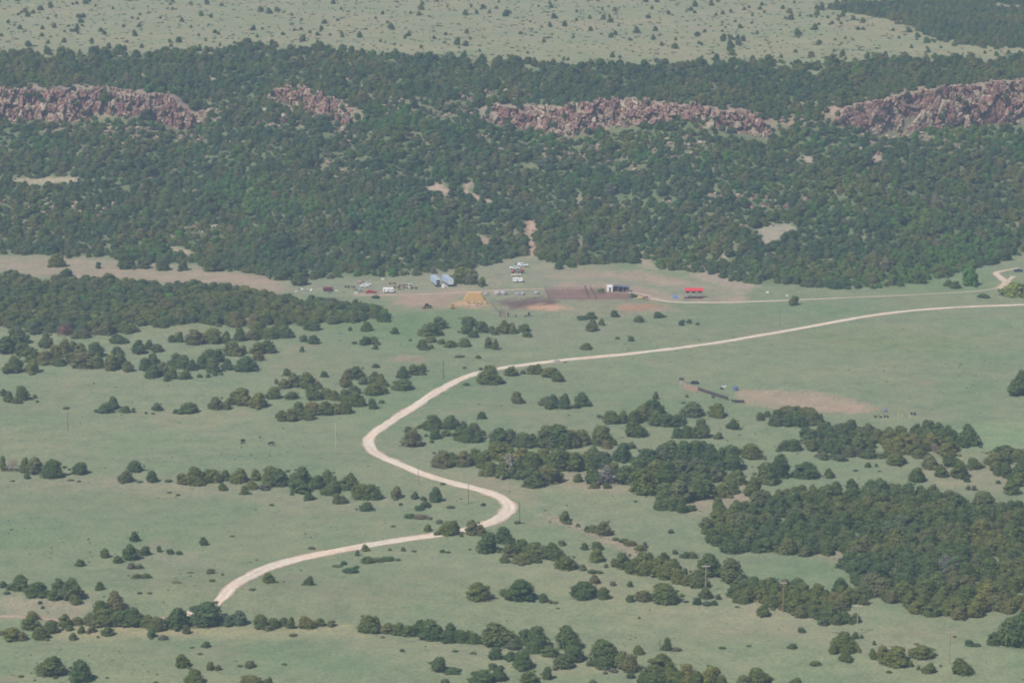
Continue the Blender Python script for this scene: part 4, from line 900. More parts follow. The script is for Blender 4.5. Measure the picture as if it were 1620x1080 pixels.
def wheels(t, xs, yh, r=.38, wd=.26, nm='wheel'):
    for x in xs:
        for y in (-yh, yh):
            MB().tube((x, y - wd / 2, r), (x, y + wd / 2, r), r, None, 14).build(nm, TYRE, t)
def pickup(px, py, label, m, rz=0, cap=False, crew=False, scale=1.0, hood=None, group=None):
    t = thing('pickup_truck', label, 'pickup', at(px, py), rz, group); t.scale = (scale,) * 3
    b = MB(); b.prism([(-2.7, .45), (2.65, .45), (2.75, .62), (2.72, .98), (1.3, 1.08), (1.2, 1.02), (-2.7, 1.02)], -.93, .93); b.build('body', m, t, bevel=.04)
    L = -.55 if not crew else -1.1
    c = MB(); c.prism([(L, 1.02), (1.3, 1.06), (.62, 1.72), (L + .12, 1.76)], -.82, .82); cb_ = c.build('cab', m, t, bevel=.05)
    for y in (-.825, .825):
        w = MB(); w.prism([(L + .15, 1.14), (1.0, 1.16), (.55, 1.62), (L + .22, 1.65)], y - .01, y + .01); w.build('side_window', GLASS, t)
    w = MB(); w.prism([(1.29, 1.12), (1.31, 1.12), (.68, 1.70), (.66, 1.70)], -.7, .7); w.build('windscreen', GLASS, t)
    g = MB()
    for y in (-.9, .9): g.box(((L - 2.7) / 2, y, 1.1), (L + 2.7, .07, .2))
    g.box((-2.67, 0, 1.1), (.07, 1.8, .2)); g.build('bed_wall', m, t)
    MB().box(((L - 2.7) / 2, 0, 1.03), (L + 2.5, 1.7, .02)).build('bed_floor', DARK, t)
    if cap: MB().box(((L - 2.7) / 2, 0, 1.45), (L + 2.65, 1.75, .55), top=(.95, .9)).build('bed_cap', WHITE, t, bevel=.05)
    for y in (-.7, .7): MB().box((2.75, y, .82), (.05, .28, .16)).build('headlight', STEEL, t)
    MB().box((2.82, 0, .52), (.12, 1.85, .18)).build('bumper', STEEL, t)
    wheels(t, (-1.75, 1.75), .84); return t
def sedan(px, py, label, m, rz=0, name='parked_car', long=5.2):
    t = thing(name, label, 'car', at(px, py), rz)
    h = long / 2
    MB().prism([(-h, .4), (h, .4), (h + .06, .6), (h - .05, .82), (.9, .93), (-h + .9, .93), (-h + .02, .85)], -.9, .9).build('body', m, t, bevel=.05)
    MB().prism([(-h + .75, .92), (1.0, .92), (.35, 1.40), (-h + 1.3, 1.42)], -.76, .76).build('cabin', m, t, bevel=.06)
    for y in (-.765, .765): MB().prism([(-h + 1.0, .98), (.82, .98), (.3, 1.32), (-h + 1.4, 1.34)], y - .01, y + .01).build('side_window', GLASS, t)
    for y in (-.65, .65): MB().box((h + .05, y, .7), (.05, .3, .14)).build('headlight', STEEL, t)
    wheels(t, (-h + .85, h - .85), .8, .33, .22); return t
# white trailer family
def camper(px, py, label, rz=0, L=5.6, hgt=2.35, nose=True, windows=((-1.2, 1.5, .9, .5), (1.2, 1.5, .9, .5)), name='camper_trailer', cat='camper', stripe=True, hitch=1):
    t = thing(name, label, cat, at(px, py), rz); h = L / 2
    prof = [(-h, .6), (h - .4, .6), (h, 1.1), (h, hgt), (h - .25, hgt + .3), (-h + .2, hgt + .3), (-h, hgt + .05)] if nose else [(-h, .5), (h, .5), (h, hgt + .3), (-h, hgt + .3)]
    MB().prism(prof, -1.15, 1.15).build('body', WHITE, t, bevel=.06)
    for (x, z, w, hh) in windows:
        for y in (-1.16, 1.16):
            MB().box((x, y, z), (w, .03, hh)).build('window', GLASS, t)
    MB().box((-.1, -1.165, 1.35), (.62, .02, 1.5)).build('door', STEEL, t)
    if stripe: MB().box((0, -1.158, 1.0), (L - .9, .02, .1)).build('stripe', ROOFG, t)
    b = MB(); b.tube((h, -.6, .5), (h + 1.1 * hitch, 0, .5), .05); b.tube((h, .6, .5), (h + 1.1 * hitch, 0, .5), .05); b.tube((h + 1.0, 0, .0), (h + 1.0, 0, .7), .04); b.build('hitch', DARK, t)
    MB().box((.6, 0, hgt + .36), (.7, .6, .16)).build('roof_vent', STEEL, t, bevel=.03)
    wheels(t, (-.4, .42), 1.0, .36, .22); return t
camper(614.5, 463, "white camper trailer parked alone beside the yard track", L=5.7, windows=((-1.9, 1.75, .8, .45), (.0 + 1.0, 1.75, .5, .4), (2.1, 1.75, .7, .5)))
camper(819, 446.3, "white stock trailer nearest in the line of parked vehicles", L=5.3, hgt=2.0, windows=((-1.5, 2.0, 1.5, .22), (1.3, 2.0, 1.2, .22)), name='stock_trailer', cat='trailer', stripe=False)
sedan(816.5, 436.6, "cream coloured car parked just behind the white stock trailer", CREAM, rz=pi)
def tanker():
    t = thing('old_red_truck', "old red flatbed truck with a dark bed, behind the cream car", 'truck', at(820, 431.8), pi)
    MB().prism([(1.6, .5), (4.1, .5), (4.15, 1.1), (2.9, 1.25), (2.6, 2.0), (1.6, 2.05)], -.95, .95).build('cab', DRED, t, bevel=.06)
    for y in (-.96, .96): MB().prism([(1.75, 1.3), (2.8, 1.3), (2.5, 1.85), (1.8, 1.88)], y - .01, y + .01).build('side_window', GLASS, t)
    MB().box((-.9, 0, .95), (4.9, 2.2, .22)).build('flatbed', DARK, t)
    MB().tube((-3.0, 0, 1.55), (-1.5, 0, 1.55), .62, None, 14).build('tank', RED, t)
    MB().box((.2, 0, 1.25), (1.6, 1.6, .5)).build('load_box', ROOFG, t, bevel=.04)
    wheels(t, (-2.2, 2.9), .92, .45, .3)
tanker()
pickup(814.5, 425.6, "white pickup truck parked behind the red flatbed truck", WHITE, rz=pi, cap=False, crew=True, scale=1.05)
pickup(827, 421.3, "white crew cab pickup with a bed cap, farthest in the parked line", WHITE, rz=0, cap=True, crew=True, scale=1.08)
sedan(820, 419.0, "pale grey long car touching the farthest white pickup", STEEL, rz=.05, long=5.0)
pickup(576.5, 454.2, "white pickup nearest the brush heap in the junk yard", WHITE, rz=pi, scale=.86)
pickup(580, 451.4, "white pickup half hidden behind another white pickup", WHITE, rz=0, scale=.92)
sedan(587, 463.2, "dark red long car with a low roof near the white camper", RED, rz=0, long=5.8)
MB_ = None
def red_cart():
    t = thing('cart', "small rusty cart just behind the dark red car", 'cart', at(594, 463.6), 0)
    MB().box((0, 0, .55), (1.1, 1.0, .4), top=(1.15, 1.1)).build('tub', RUST, t); wheels(t, (0,), .55, .3, .14)
red_cart()
def semi(px, py, label, rz, openend=False):
    t = thing('semi_trailer', label, 'trailer', at(px, py), rz)      # origin at the rear end, body runs to +y
    L = 13.6
    b = MB()
    b.box((-1.28, L / 2, 2.65), (.06, L, 2.75)); b.box((1.28, L / 2, 2.65), (.06, L, 2.75)); b.box((0, L, 2.65), (2.5, .06, 2.75)); b.box((0, L / 2, 1.22), (2.62, L, .14))
    body = b.build('body', BLUEW, t)
    rib = MB()
    for k in range(14): rib.box((-1.325, .5 + k * .97, 2.65), (.03, .07, 2.7)); rib.box((1.325, .5 + k * .97, 2.65), (.03, .07, 2.7))
    rib.build('side_ribs', STEEL, t)
    MB().box((0, L / 2, 4.06), (2.66, L + .04, .07)).build('roof', ROOFB, t)
    if not openend:
        for x in (-.63, .63):
            d = MB().box((x, -.05, 2.62), (1.22, .06, 2.66)).build('rear_door', WHITE, t)
            MB().tube((x + (.2 if x < 0 else -.2), -.1, 1.35), (x + (.2 if x < 0 else -.2), -.1, 3.9), .025, None, 6).build('lock_rod', STEEL, d)
    else:
        f = MB(); f.box((-1.2, -.04, 2.62), (.18, .08, 2.76)); f.box((1.2, -.04, 2.62), (.18, .08, 2.76)); f.box((0, -.04, 3.9), (2.2, .08, .2)); f.build('rear_frame', WHITE, t)
        MB().box((0, .5, 1.8), (2.2, .8, 1.0)).build('load', DWOOD, t); MB().box((.1, .6, 2.7), (1.5, .6, .6)).build('load', STEEL, t)
    MB().box((0, -.08, .75), (2.3, .12, .12)).build('underride_bar', DARK, t)
    MB().box((0, 2.6, .95), (1.0, 3.2, .3)).build('bogie', DARK, t)
    for y in (1.6, 3.0):
        for x in (-1.02, 1.02): MB().tube((x - .22, y, .5), (x + .22, y, .5), .5, None, 16).build('wheel', TYRE, t)
    for x in (-.8, .8): MB().box((x, 10.4, .6), (.12, .12, 1.2)).build('landing_leg', STEEL, t)
    return t
semi(714.0, 453.6, "pale blue semi trailer with closed white rear doors", .30)
semi(693.5, 454.0, "pale blue semi trailer with an open, loaded rear end", .24, True)
def crate(px, py, d, m, label, cat='box', name='storage_box', rz=0):
    t = thing(name, label, cat, at(px, py), rz)
    MB().box((0, 0, d[2] / 2), d).build('body', m, t, bevel=.03)
    MB().box((0, 0, d[2] + .03), (d[0] * 1.04, d[1] * 1.04, .06)).build('lid', m, t)
    q = MB()
    for x in (-d[0] * .3, d[0] * .3): q.box((x, -d[1] / 2 - .02, d[2] / 2), (.08, .03, d[2] * .9))
    q.build('batten', STEEL, t); return t
crate(701, 455, (1.7, 1.4, 1.7), WHITE, "white boxy tank between the two semi trailers")
crate(706.6, 454.4, (.7, .7, .8), WHITE, "small white drum box against the right semi trailer")
crate(605.5, 442.3, (1.6, 1.0, .5), WHITE, "flat white box at the forest edge above the camper")
crate(734.5, 413.6, (2.2, 1.0, .4), CREAM, "flat pale lid at the forest edge above the lone conifer")
crate(1214, 463.6, (1.6, 1.0, .7), WHITE, "small white box under the trees right of the red feeder")
crate(1245, 468.6, (1.0, .8, .7), WHITE, "tiny white box beside the ranch track at right")
crate(678, 429.6, (.9, .7, .4), WHITE, "tiny white box in the trees above the semi trailers")
# maroon dump wagon
def wagon():
    t = thing('stock_wagon', "long maroon slatted wagon box in the junk yard", 'wagon', at(519, 460.3), 0)
    b = MB(); b.box((0, -1.2, 1.35), (5.0, .08, 1.5)); b.box((0, 1.2, 1.35), (5.0, .08, 1.5)); b.box((-2.5, 0, 1.35), (.08, 2.4, 1.5)); b.box((2.5, 0, 1.35), (.08, 2.4, 1.5)); b.build('side_panel', MAR, t)
    b = MB()
    for k in range(9): b.box((-2.4 + k * .6, -1.27, 1.35), (.1, .06, 1.55))
    b.build('stake', RUST, t); MB().box((0, 0, .62), (5.0, 2.4, .14)).build('floor', DARK, t); MB().box((0, 0, 2.05), (4.9, 2.3, .08)).build('load', RUST, t)
    wheels(t, (-1.7, 1.7), .95, .42, .2)
wagon()
# sheet heaps, implement frames and other yard clutter
def sheets(px, py, n, m, label, w=1.6, seed=0, cat='scrap'):
    r = random.Random(seed); t = thing('scrap_heap', label, cat, at(px, py), 0)
    for k in range(n):
        MB().box((r.uniform(-w, w), r.uniform(-w * .8, w * .8), .12 + .09 * k), (r.uniform(.7, 1.9), r.uniform(.5, 1.3), .05), rz=r.uniform(0, 3), rx=r.uniform(-.3, .3), ry=r.uniform(-.3, .3)).build('sheet', m[k % len(m)], t)
def implement(px, py, label, m, n=5, w=2.2, rz=0, seed=0):
    t = thing('farm_implement', label, 'implement', at(px, py), rz); r = random.Random(seed)
    b = MB(); b.box((0, 0, .8), (2 * w, .14, .14)); b.box((0, .9, .75), (1.8 * w, .12, .12)); b.box((-w * .6, .4, .85), (.1, 1.6, .1)); b.box((w * .6, .4, .85), (.1, 1.6, .1)); b.tube((0, 0, .9), (.3, -1.6, .5), .07); b.build('frame', m, t)
    for k in range(n):
        x = -w + 2 * w * k / (n - 1); b = MB(); b.tube((x, 0, .8), (x + .1, .2, .05), .05, .03, 6); b.tube((x, .9, .75), (x, 1.1, r.uniform(1.0, 1.6)), .05, .03, 6); b.tube((x, 0, .8), (x, .92, .78), .04, None, 6); b.build('tine', m, t)
    wheels(t, (-w * .7, w * .7), .4, .4, .16)
sheets(475, 457, 5, [STEEL, WHITE], "pale grey sheet heap at the left end of the junk yard", 1.6, 1)
sheets(488.5, 460.5, 8, [WHITE, STEEL], "flattened white sheets left of the maroon wagon", 2.2, 2)
sheets(470, 461, 4, [CREAM, STEEL], "cream scraps below the pale grey sheet heap", 1.3, 3)
sheets(520.5, 463.2, 4, [STEEL, ROOFG], "grey boards lying in front of the maroon wagon", 1.2, 4)
sheets(534, 461, 5, [CREAM, WOOD], "cream and brown scraps right of the maroon wagon", 1.4, 5)
sheets(541, 462, 4, [STRAW, WOOD], "straw coloured boards in the middle of the junk yard", 1.6, 6)
sheets(517, 474, 6, [CREAM, STRAW], "cream boards lying behind the long wood", 1.7, 7)
sheets(527, 472.5, 7, [WOOD, CREAM, DARK], "mixed timber heap at the end of the long wood", 1.9, 8)
sheets(565, 458.5, 7, [STEEL, DARK, WHITE], "grey and black scrap below the two white pickups", 1.8, 9)
sheets(572, 461.2, 5, [STEEL, ROOFG], "bluish scrap left of the dark red car", 1.3, 10)
sheets(562, 463.5, 3, [CREAM, GREENT], "few pale scraps lying nearest the yard track", 1.0, 11)
implement(556, 455.3, "brown plough frame left of the white pickups", RUST, 6, 2.0, .1, 1)
implement(549, 455.0, "dark harrow frame at the left of the plough", DARK, 4, 1.2, 0, 2)
implement(621, 449.8, "tall rusty hay rake behind the white camper", RUST, 6, 1.9, .05, 3)
implement(627, 455.8, "rusty cultivator right of the white camper", RUST, 5, 1.7, -.1, 4)
implement(636, 453.2, "maroon seed drill in the row of old machines", MAR, 6, 1.8, .1, 5)
implement(641, 456.2, "pinkish rusty frame in the row of old machines", PINKB, 4, 1.3, .3, 6)
implement(647, 451.8, "pale implement with white ends, upper row of machines", WHITE, 4, 1.3, -.4, 7)
implement(655, 457.0, "dark mower at the right end of the old machines", DARK, 6, 1.8, .1, 8)
sheets(648, 455, 5, [WHITE, DARK, CREAM], "white and dark panels among the old machines", 1.5, 12)
sheets(633, 458.5, 5, [RUST, STRAW], "rusty bits lying before the old machines", 1.6, 13)
def heap(px, py, m, label, w, h, cat='heap', name='brush_heap', seed=0, n=70):
    r = random.Random(seed); b = MB()
    b.ball((0, 0, h * .25), (w * .42, w * .35, h * .5), 12, 6)
    for k in range(n):
        a = r.uniform(0, 6.28); q = w * .42 * math.sqrt(r.random()); z = h * (1 - (q / (w * .5)) ** 2) * r.uniform(.3, 1); L = r.uniform(.3, .8); p = Vector((q * cos(a), q * sin(a), z)); d = Vector((r.gauss(0, 1), r.gauss(0, 1), r.gauss(0, .4))).normalized() * L
        b.tube(p - d, p + d, .05, .02, 4)
    o = b.build(name, m); o.location = at(px, py); return tag(o, label, cat)
heap(570, 447.3, WOOD, "brownish brush heap behind the white pickups", 5, 1.9, seed=1)
heap(594, 470.6, DARK, "dark low clump in the grass below the dark red car", 5, 1.5, name='dark_clump', seed=2)
# tractor
def tractor():
    t = thing('tractor', "green tractor with a cab on the dirt yard", 'tractor', at(677, 487.5), .25)
    MB().box((.9, 0, 1.25), (1.9, .8, .75), top=(.95, .85)).build('hood', GREENT, t, bevel=.05)
    c = MB()
    for x in (-1.25, .05):
        for y in (-.65, .65): c.box((x, y, 1.9), (.09, .09, 1.5))
    c.build('cab_frame', GREENT, t); MB().box((-.6, 0, 1.95), (1.22, 1.24, 1.2)).build('cab_glass', GLASS, t); MB().box((-.6, 0, 2.7), (1.5, 1.5, .12)).build('cab_roof', STEEL, t, bevel=.04)
    for y in (-.95, .95):
        w = MB().tube((-.9, y - .24, .85), (-.9, y + .24, .85), .85, None, 20).build('rear_wheel', TYRE, t); MB().tube((-.9, y - .26, .85), (-.9, y + .26, .85), .4, None, 14).build('rim', YEL, w)
        w = MB().tube((1.5, y * .8 - .16, .55), (1.5, y * .8 + .16, .55), .55, None, 16).build('front_wheel', TYRE, t); MB().tube((1.5, y * .8 - .18, .55), (1.5, y * .8 + .18, .55), .25, None, 12).build('rim', YEL, w)
    b = MB(); b.box((-2.3, 0, .45), (1.4, 1.8, .18)); b.box((-1.7, 0, .7), (.3, .4, .6)); b.build('rear_blade', MAR, t); MB().tube((1.2, .2, 1.5), (1.2, .2, 2.2), .05).build('exhaust', DARK, t)
tractor()
def loader():
    t = thing('skid_steer', "small yellow and orange loader right of the green tractor", 'loader', at(716, 488.0), -.15)
    MB().box((0, 0, .75), (1.9, .95, .75), top=(.85, 1)).build('body', YEL, t, bevel=.04)
    b = MB()
    for x in (-.5, .4):
        for y in (-.45, .45): b.box((x, y, 1.5), (.08, .08, .9))
    b.box((-.05, 0, 2.0), (1.15, 1.05, .1)); b.build('cage', DARK, t)
    for y in (-.62, .62):
        b = MB(); b.tube((-.95, y, 1.35), (.6, y, 1.25), .08); b.tube((.6, y, 1.25), (1.5, y, .45), .08); b.build('lift_arm', ORG, t)
    MB().prism([(1.4, .1), (2.1, .1), (2.15, .2), (1.6, .7), (1.4, .7)], -.8, .8).build('bucket', ORG, t)
    wheels(t, (-.55, .55), .62, .38, .28)
loader()
# hay stack : every bale a thing
def bale_mesh(d, m, nm='bale'):
    b = MB(); b.box((0, 0, d[2] / 2), d)
    for k in (-.25, .25): b.box((d[0] * k, 0, d[2] / 2), (.03, d[1] + .03, d[2] + .03))
    me = bpy.data.meshes.new(nm); me.from_pydata(b.v, [], b.f); me.materials.append(m); return me
BM = bale_mesh((1.16, 2.2, .86), HAY); BM2 = bale_mesh((1.16, 2.2, .86), STRAW)
hb = at(750, 476.5); r = random.Random(4)
rown = ['lowest', 'second', 'third', 'top']
for L_ in range(4):
    n = (9, 8, 7, 6)[L_]
    for k in range(n):
        for dd in range(2):
            o = link('hay_bale', BM); o.location = (hb[0] - 4.8 + 1.2 * k + .6 * L_ + r.uniform(-.05, .05), hb[1] + 1.8 + dd * 2.3 + L_ * .8 + r.uniform(-.12, .12), hb[2] + .89 * L_ + .02)
            o.rotation_euler = (0, 0, r.uniform(-.03, .03))
            tag(o, f"yellow bale, {ordinal(k + 1)} from left, {'front' if dd == 0 else 'back'} row, {rown[L_]} layer of the hay stack", 'hay bale', 'yellow bales in the hay stack')
for k, (a, b_) in enumerate([(741, 480.5), (746, 481), (751, 480), (756, 481), (761, 480.5), (766, 482), (738, 478.5), (768, 479)]):
    o = link('hay_bale', BM2); o.location = at(a, b_); o.rotation_euler = (0, 0, r.uniform(0, 3)); tag(o, f"loose dull bale, {ordinal(k + 1)} from left, before the hay stack" if k < 6 else ("loose bale off the hay stack's left corner" if k == 6 else "loose bale off the hay stack's right corner"), 'hay bale', 'loose bales before the hay stack')
sheets(754, 484.0, 7, [STEEL, WHITE, DARK], "white and dark scraps before the hay stack", 2.2, 21)
sheets(768, 485.5, 5, [CREAM, WHITE], "cream scraps right of the hay stack", 1.6, 22)
sheets(741, 484.0, 4, [CREAM, STRAW], "straw scraps left before the hay stack", 1.4, 23)
heap(769.5, 466.8, BRUSH, "small grey brush heap nearest the hay stack", 3.2, 2.3, seed=3)
heap(786.5, 466.6, BRUSH, "left half of the big lavender grey brush heap", 4.6, 3.2, seed=4)
heap(796.5, 466.3, BRUSH, "right half of the big lavender grey brush heap", 4.6, 3.5, seed=5)
heap(819, 465.8, BRUSH, "flat grey brush heap in the middle of the pen", 3.4, 1.3, seed=6)
heap(827, 466.6, BRUSH, "round pale brush heap beside the flat one", 2.8, 2.4, seed=7)
heap(849, 465.0, BRUSH, "pale dome shaped heap near the corral's left end", 3.4, 2.4, seed=8)
# fences
def fence(name, label, pix, hgt, gap, mp, mr, rails=(.5, 1.0), rr_=.03, pr=.06, board=0, cat='fence', jit=.0, extra=0, seed=0):
    r = random.Random(seed)
    w = [P(a, b) for a, b in pix]; t = thing(name, label, cat, tuple(w[0]), 0); o0 = Vector(w[0])
    for i in range(len(w) - 1):
        a = Vector(w[i]); b = Vector(w[i + 1]); n = max(1, round((b - a).length / gap)); pts = []
        for k in range(n + 1):
            p = a.lerp(b, k / n); p.z = float(H(p.x, p.y)); pts.append(p)
        for k, p in enumerate(pts):
            if k == 0 and i > 0: continue
            h = hgt + r.uniform(0, jit); q = p - o0
            MB().tube((q.x, q.y, q.z - .1), (q.x + r.uniform(-.04, .04), q.y, q.z + h), pr, pr * .8, 6).build('post', mp, t)
        b_ = MB()
        for k in range(n):
            for z in rails:
                p, q = pts[k] - o0, pts[k + 1] - o0
                if board:
                    ang = math.atan2(q.y - p.y, q.x - p.x); c = (p + q) / 2; b_.box((c.x, c.y, c.z + z), ((q - p).length - .14, .04, board), rz=ang)
                else: b_.tube((p.x, p.y, p.z + z), (q.x, q.y, q.z + z), rr_, None, 5)
        if rails: b_.build('rail', mr, t)
    return t
RL = (.35, .7, 1.05, 1.4, 1.75)
REGC = None
fence('corral_fence', "front run of the maroon corral, facing the meadow", [(868, 471.5), (900, 472.5), (950, 473), (998, 472)], 2.2, 2.2, WOOD, RAIL, RL, board=.17, jit=.9, seed=1, pr=.09)
fence('corral_fence', "back run of the maroon corral along the track", [(862, 460.5), (905, 459.5), (958, 460.5)], 2.2, 2.4, WOOD, RAIL, RL, board=.16, jit=.6, seed=2, pr=.08)
fence('corral_fence', "left side of the maroon corral by the brush heaps", [(862, 460.5), (868, 471.5)], 2.3, 2.4, RAIL, RAIL, RL, board=.2, jit=.6, seed=3, pr=.1)
fence('corral_fence', "middle run dividing the maroon corral lengthwise", [(869, 465.8), (925, 466), (994, 467)], 2.2, 2.4, WOOD, RAIL, RL, board=.13, jit=1.0, seed=4, pr=.08)
fence('corral_fence', "cross run of the corral with tall dark posts", [(925, 459.8), (931, 472.6)], 2.6, 2.0, BROWNP, RAIL, RL, board=.2, jit=.9, seed=5, pr=.12)
fence('corral_fence', "slanting alley run left of the white shed", [(934, 460), (943, 473)], 2.4, 2.0, BROWNP, WOOD, RL, board=.16, jit=.8, seed=6, pr=.11)
fence('corral_fence', "right end run of the corral under the shed", [(998, 472), (990, 462)], 2.0, 2.2, WOOD, RAIL, RL, board=.16, jit=.4, seed=7, pr=.08)
fence('pen_fence', "pale pole fence from the hay stack to the corral", [(772, 468.5), (800, 470.5), (862, 470.5)], 1.2, 3.2, PALEP, PALEP, (.9,), seed=8, pr=.06)
fence('pen_fence', "pale wire fence along the lower side of the pens", [(842, 501), (870, 500.5), (905, 499.5), (943, 498), (1000, 496), (1040, 495), (1082, 490)], 1.5, 5.5, PALEP, STEEL, (.5, 1.1), rr_=.012, seed=9, pr=.05)
fence('pen_fence', "pole fence stepping down from the hay stack", [(776, 479), (783, 488), (790, 497)], 1.5, 3.0, BROWNP, WOOD, (.6, 1.2), seed=10)
fence('pen_fence', "short pole fence around the orange soil pen", [(981, 491), (981, 484), (1012, 490), (1052, 490), (1053, 487)], 1.7, 6.5, PALEP, STEEL, (1.0,), rr_=.012, seed=11, pr=.07)
fence('holding_pen', "small red barred pen with pale corner posts", [(789, 501), (802, 501.5), (802, 495), (790, 494.5), (789, 501)], 2.5, 4.0, PALEP, RAIL, (.4, .7, 1.0, 1.3, 1.6, 1.9), board=.14, seed=12, pr=.13, cat='pen')
fence('pen_fence', "low dark pole fence right of the red barred pen", [(802, 501), (818, 502), (830, 502), (842, 501)], 1.5, 2.6, WOOD, RAIL, (.5, 1.1), seed=13, pr=.07)
# animals
def beast(px, py, label, m, rz, s=1.0, cat='cow', grazing=True, name='cow'):
    me = bpy.data.meshes.new(name)
    vs = [(0, 0, 1.05), (.55, 0, 1.1), (-.6, 0, 1.08), (.95, 0, 1.15)]
    es = [(0, 1), (0, 2), (1, 3)]; rad = [.36, .34, .33, .2]
    hd = [(1.25, 0, .75), (1.42, 0, .35)] if grazing else [(1.25, 0, 1.42), (1.55, 0, 1.35)]
    vs += hd; es += [(3, 4), (4, 5)]; rad += [.14, .1]
    for (x, rx) in ((.55, 1), (-.62, 2)):
        for y in (-.2, .2):
            i = len(vs); vs += [(x, y, .7), (x + (.03 if rx == 1 else -.08), y, .38), (x + .02, y, .03)]; es += [(rx, i), (i, i + 1), (i + 1, i + 2)]; rad += [.14, .075, .06]
    i = len(vs); vs += [(-.98, 0, 1.05), (-1.05, 0, .5)]; es += [(2, i), (i, i + 1)]; rad += [.06, .03]
    me.from_pydata(vs, es, []); o = link(name, me); o.location = at(px, py); o.rotation_euler = (0, 0, rz); o.scale = (s,) * 3
    sk = o.modifiers.new('skin', 'SKIN')
    for v, q in zip(me.skin_vertices[0].data, rad): v.radius = (q, q)
    me.skin_vertices[0].data[0].use_root = True
    sb = o.modifiers.new('smooth', 'SUBSURF'); sb.levels = 1; sb.render_levels = 1
    me.materials.append(m); return tag(o, label, cat)
beast(384, 700.8, "black cow at the left of the three in the pasture", HIDE, 1.0, 1.25)
beast(411, 693.0, "dark young cow standing farthest of the three", HIDEB, 1.5, .7, grazing=False)
beast(428.5, 704.8, "black cow at the right of the three, seen side on", HIDE, 0.15, 1.3)
beast(235.5, 447.6, "dark cow on the dirt strip, left of a pair", HIDE, .3, .9)
beast(240.5, 447.8, "dark cow on the dirt strip, right of a pair", HIDE, 2.9, .9)
beast(836.5, 500.3, "dark horse standing tall at the lower pen fence", HIDE, 1.3, 1.35, 'horse', False, 'horse')
beast(831, 501.3, "small dark calf lying low beside the horse", HIDE, .5, .7, 'calf', True, 'calf')
beast(816, 500.8, "brown calf between the red pen and the horse", HIDEB, 1.4, .8, 'calf', False, 'calf')
# shed
def shed():
    t = thing('open_shed', "white fronted open shed with a blue grey metal roof", 'shed', at(977, 461.4), -.12)
    MB().box((-4.1, 0.4, 1.6), (3.0, 3.2, 3.2)).build('storeroom', WHITE, t); MB().box((-3.9, -1.23, 1.25), (1.0, .06, 2.3)).build('door', DWOOD, t)
    b = MB(); b.box((1.6, 3.2, 1.5), (8.4, .08, 2.9)); b.box((5.8, 1.3, 1.3), (.08, 3.7, 2.4)); b.build('back_wall', DWOOD, t)
    for x in (-2.5, .2, 3.0, 5.7): MB().box((x, -.9, 1.35), (.16, .16, 2.7)).build('post', PALEP, t)
    MB().prism([(-2.55, 3.25), (6.3, 2.65), (6.3, 2.77), (-2.55, 3.37)], -1.3, 3.3).build('roof', ROOFG, t)
    MB().box((4.3, .8, .6), (1.8, 1.2, 1.1)).build('feed_bin', DARK, t)
shed()
crate(994, 464.0, (2.0, 1.0, .7), WHITE, "white trough box at the right foot of the shed", 'trough', 'trough')
b = P(950, 463); 
o = link('broadleaf_bush', ME_O[1]); o.location = tuple(b); o.scale = (4.4, 3.5, 2.4); tag(o, "dark green bush left of the white shed front", 'bush')
o = link('broadleaf_bush', ME_O[0]); o.location = at(1001, 470); o.scale = (4.0, 3.0, 1.9); tag(o, "low green bush below the right end of the shed", 'bush')
heap(1013, 472, STRAW, "straw coloured weeds at the start of the pale track", 4.5, 1.5, seed=11, name='weed_clump')
def chute():
    t = thing('loading_chute', "brown loading chute at the start of the pale track", 'chute', at(1021, 474.8), .2)
    MB().prism([(-1.3, .3), (1.3, 1.1), (1.3, 1.25), (-1.3, .45)], -.5, .5).build('ramp', WOOD, t)
    for y in (-.55, .55): MB().prism([(-1.3, .9), (1.3, 1.7), (1.3, 2.1), (-1.3, 1.3)], y - .03, y + .03).build('side_panel', MAR, t)
    for x in (-1.2, 1.2):
        for y in (-.55, .55): MB().box((x, y, .8), (.1, .1, 1.6)).build('post', BROWNP, t)
chute()
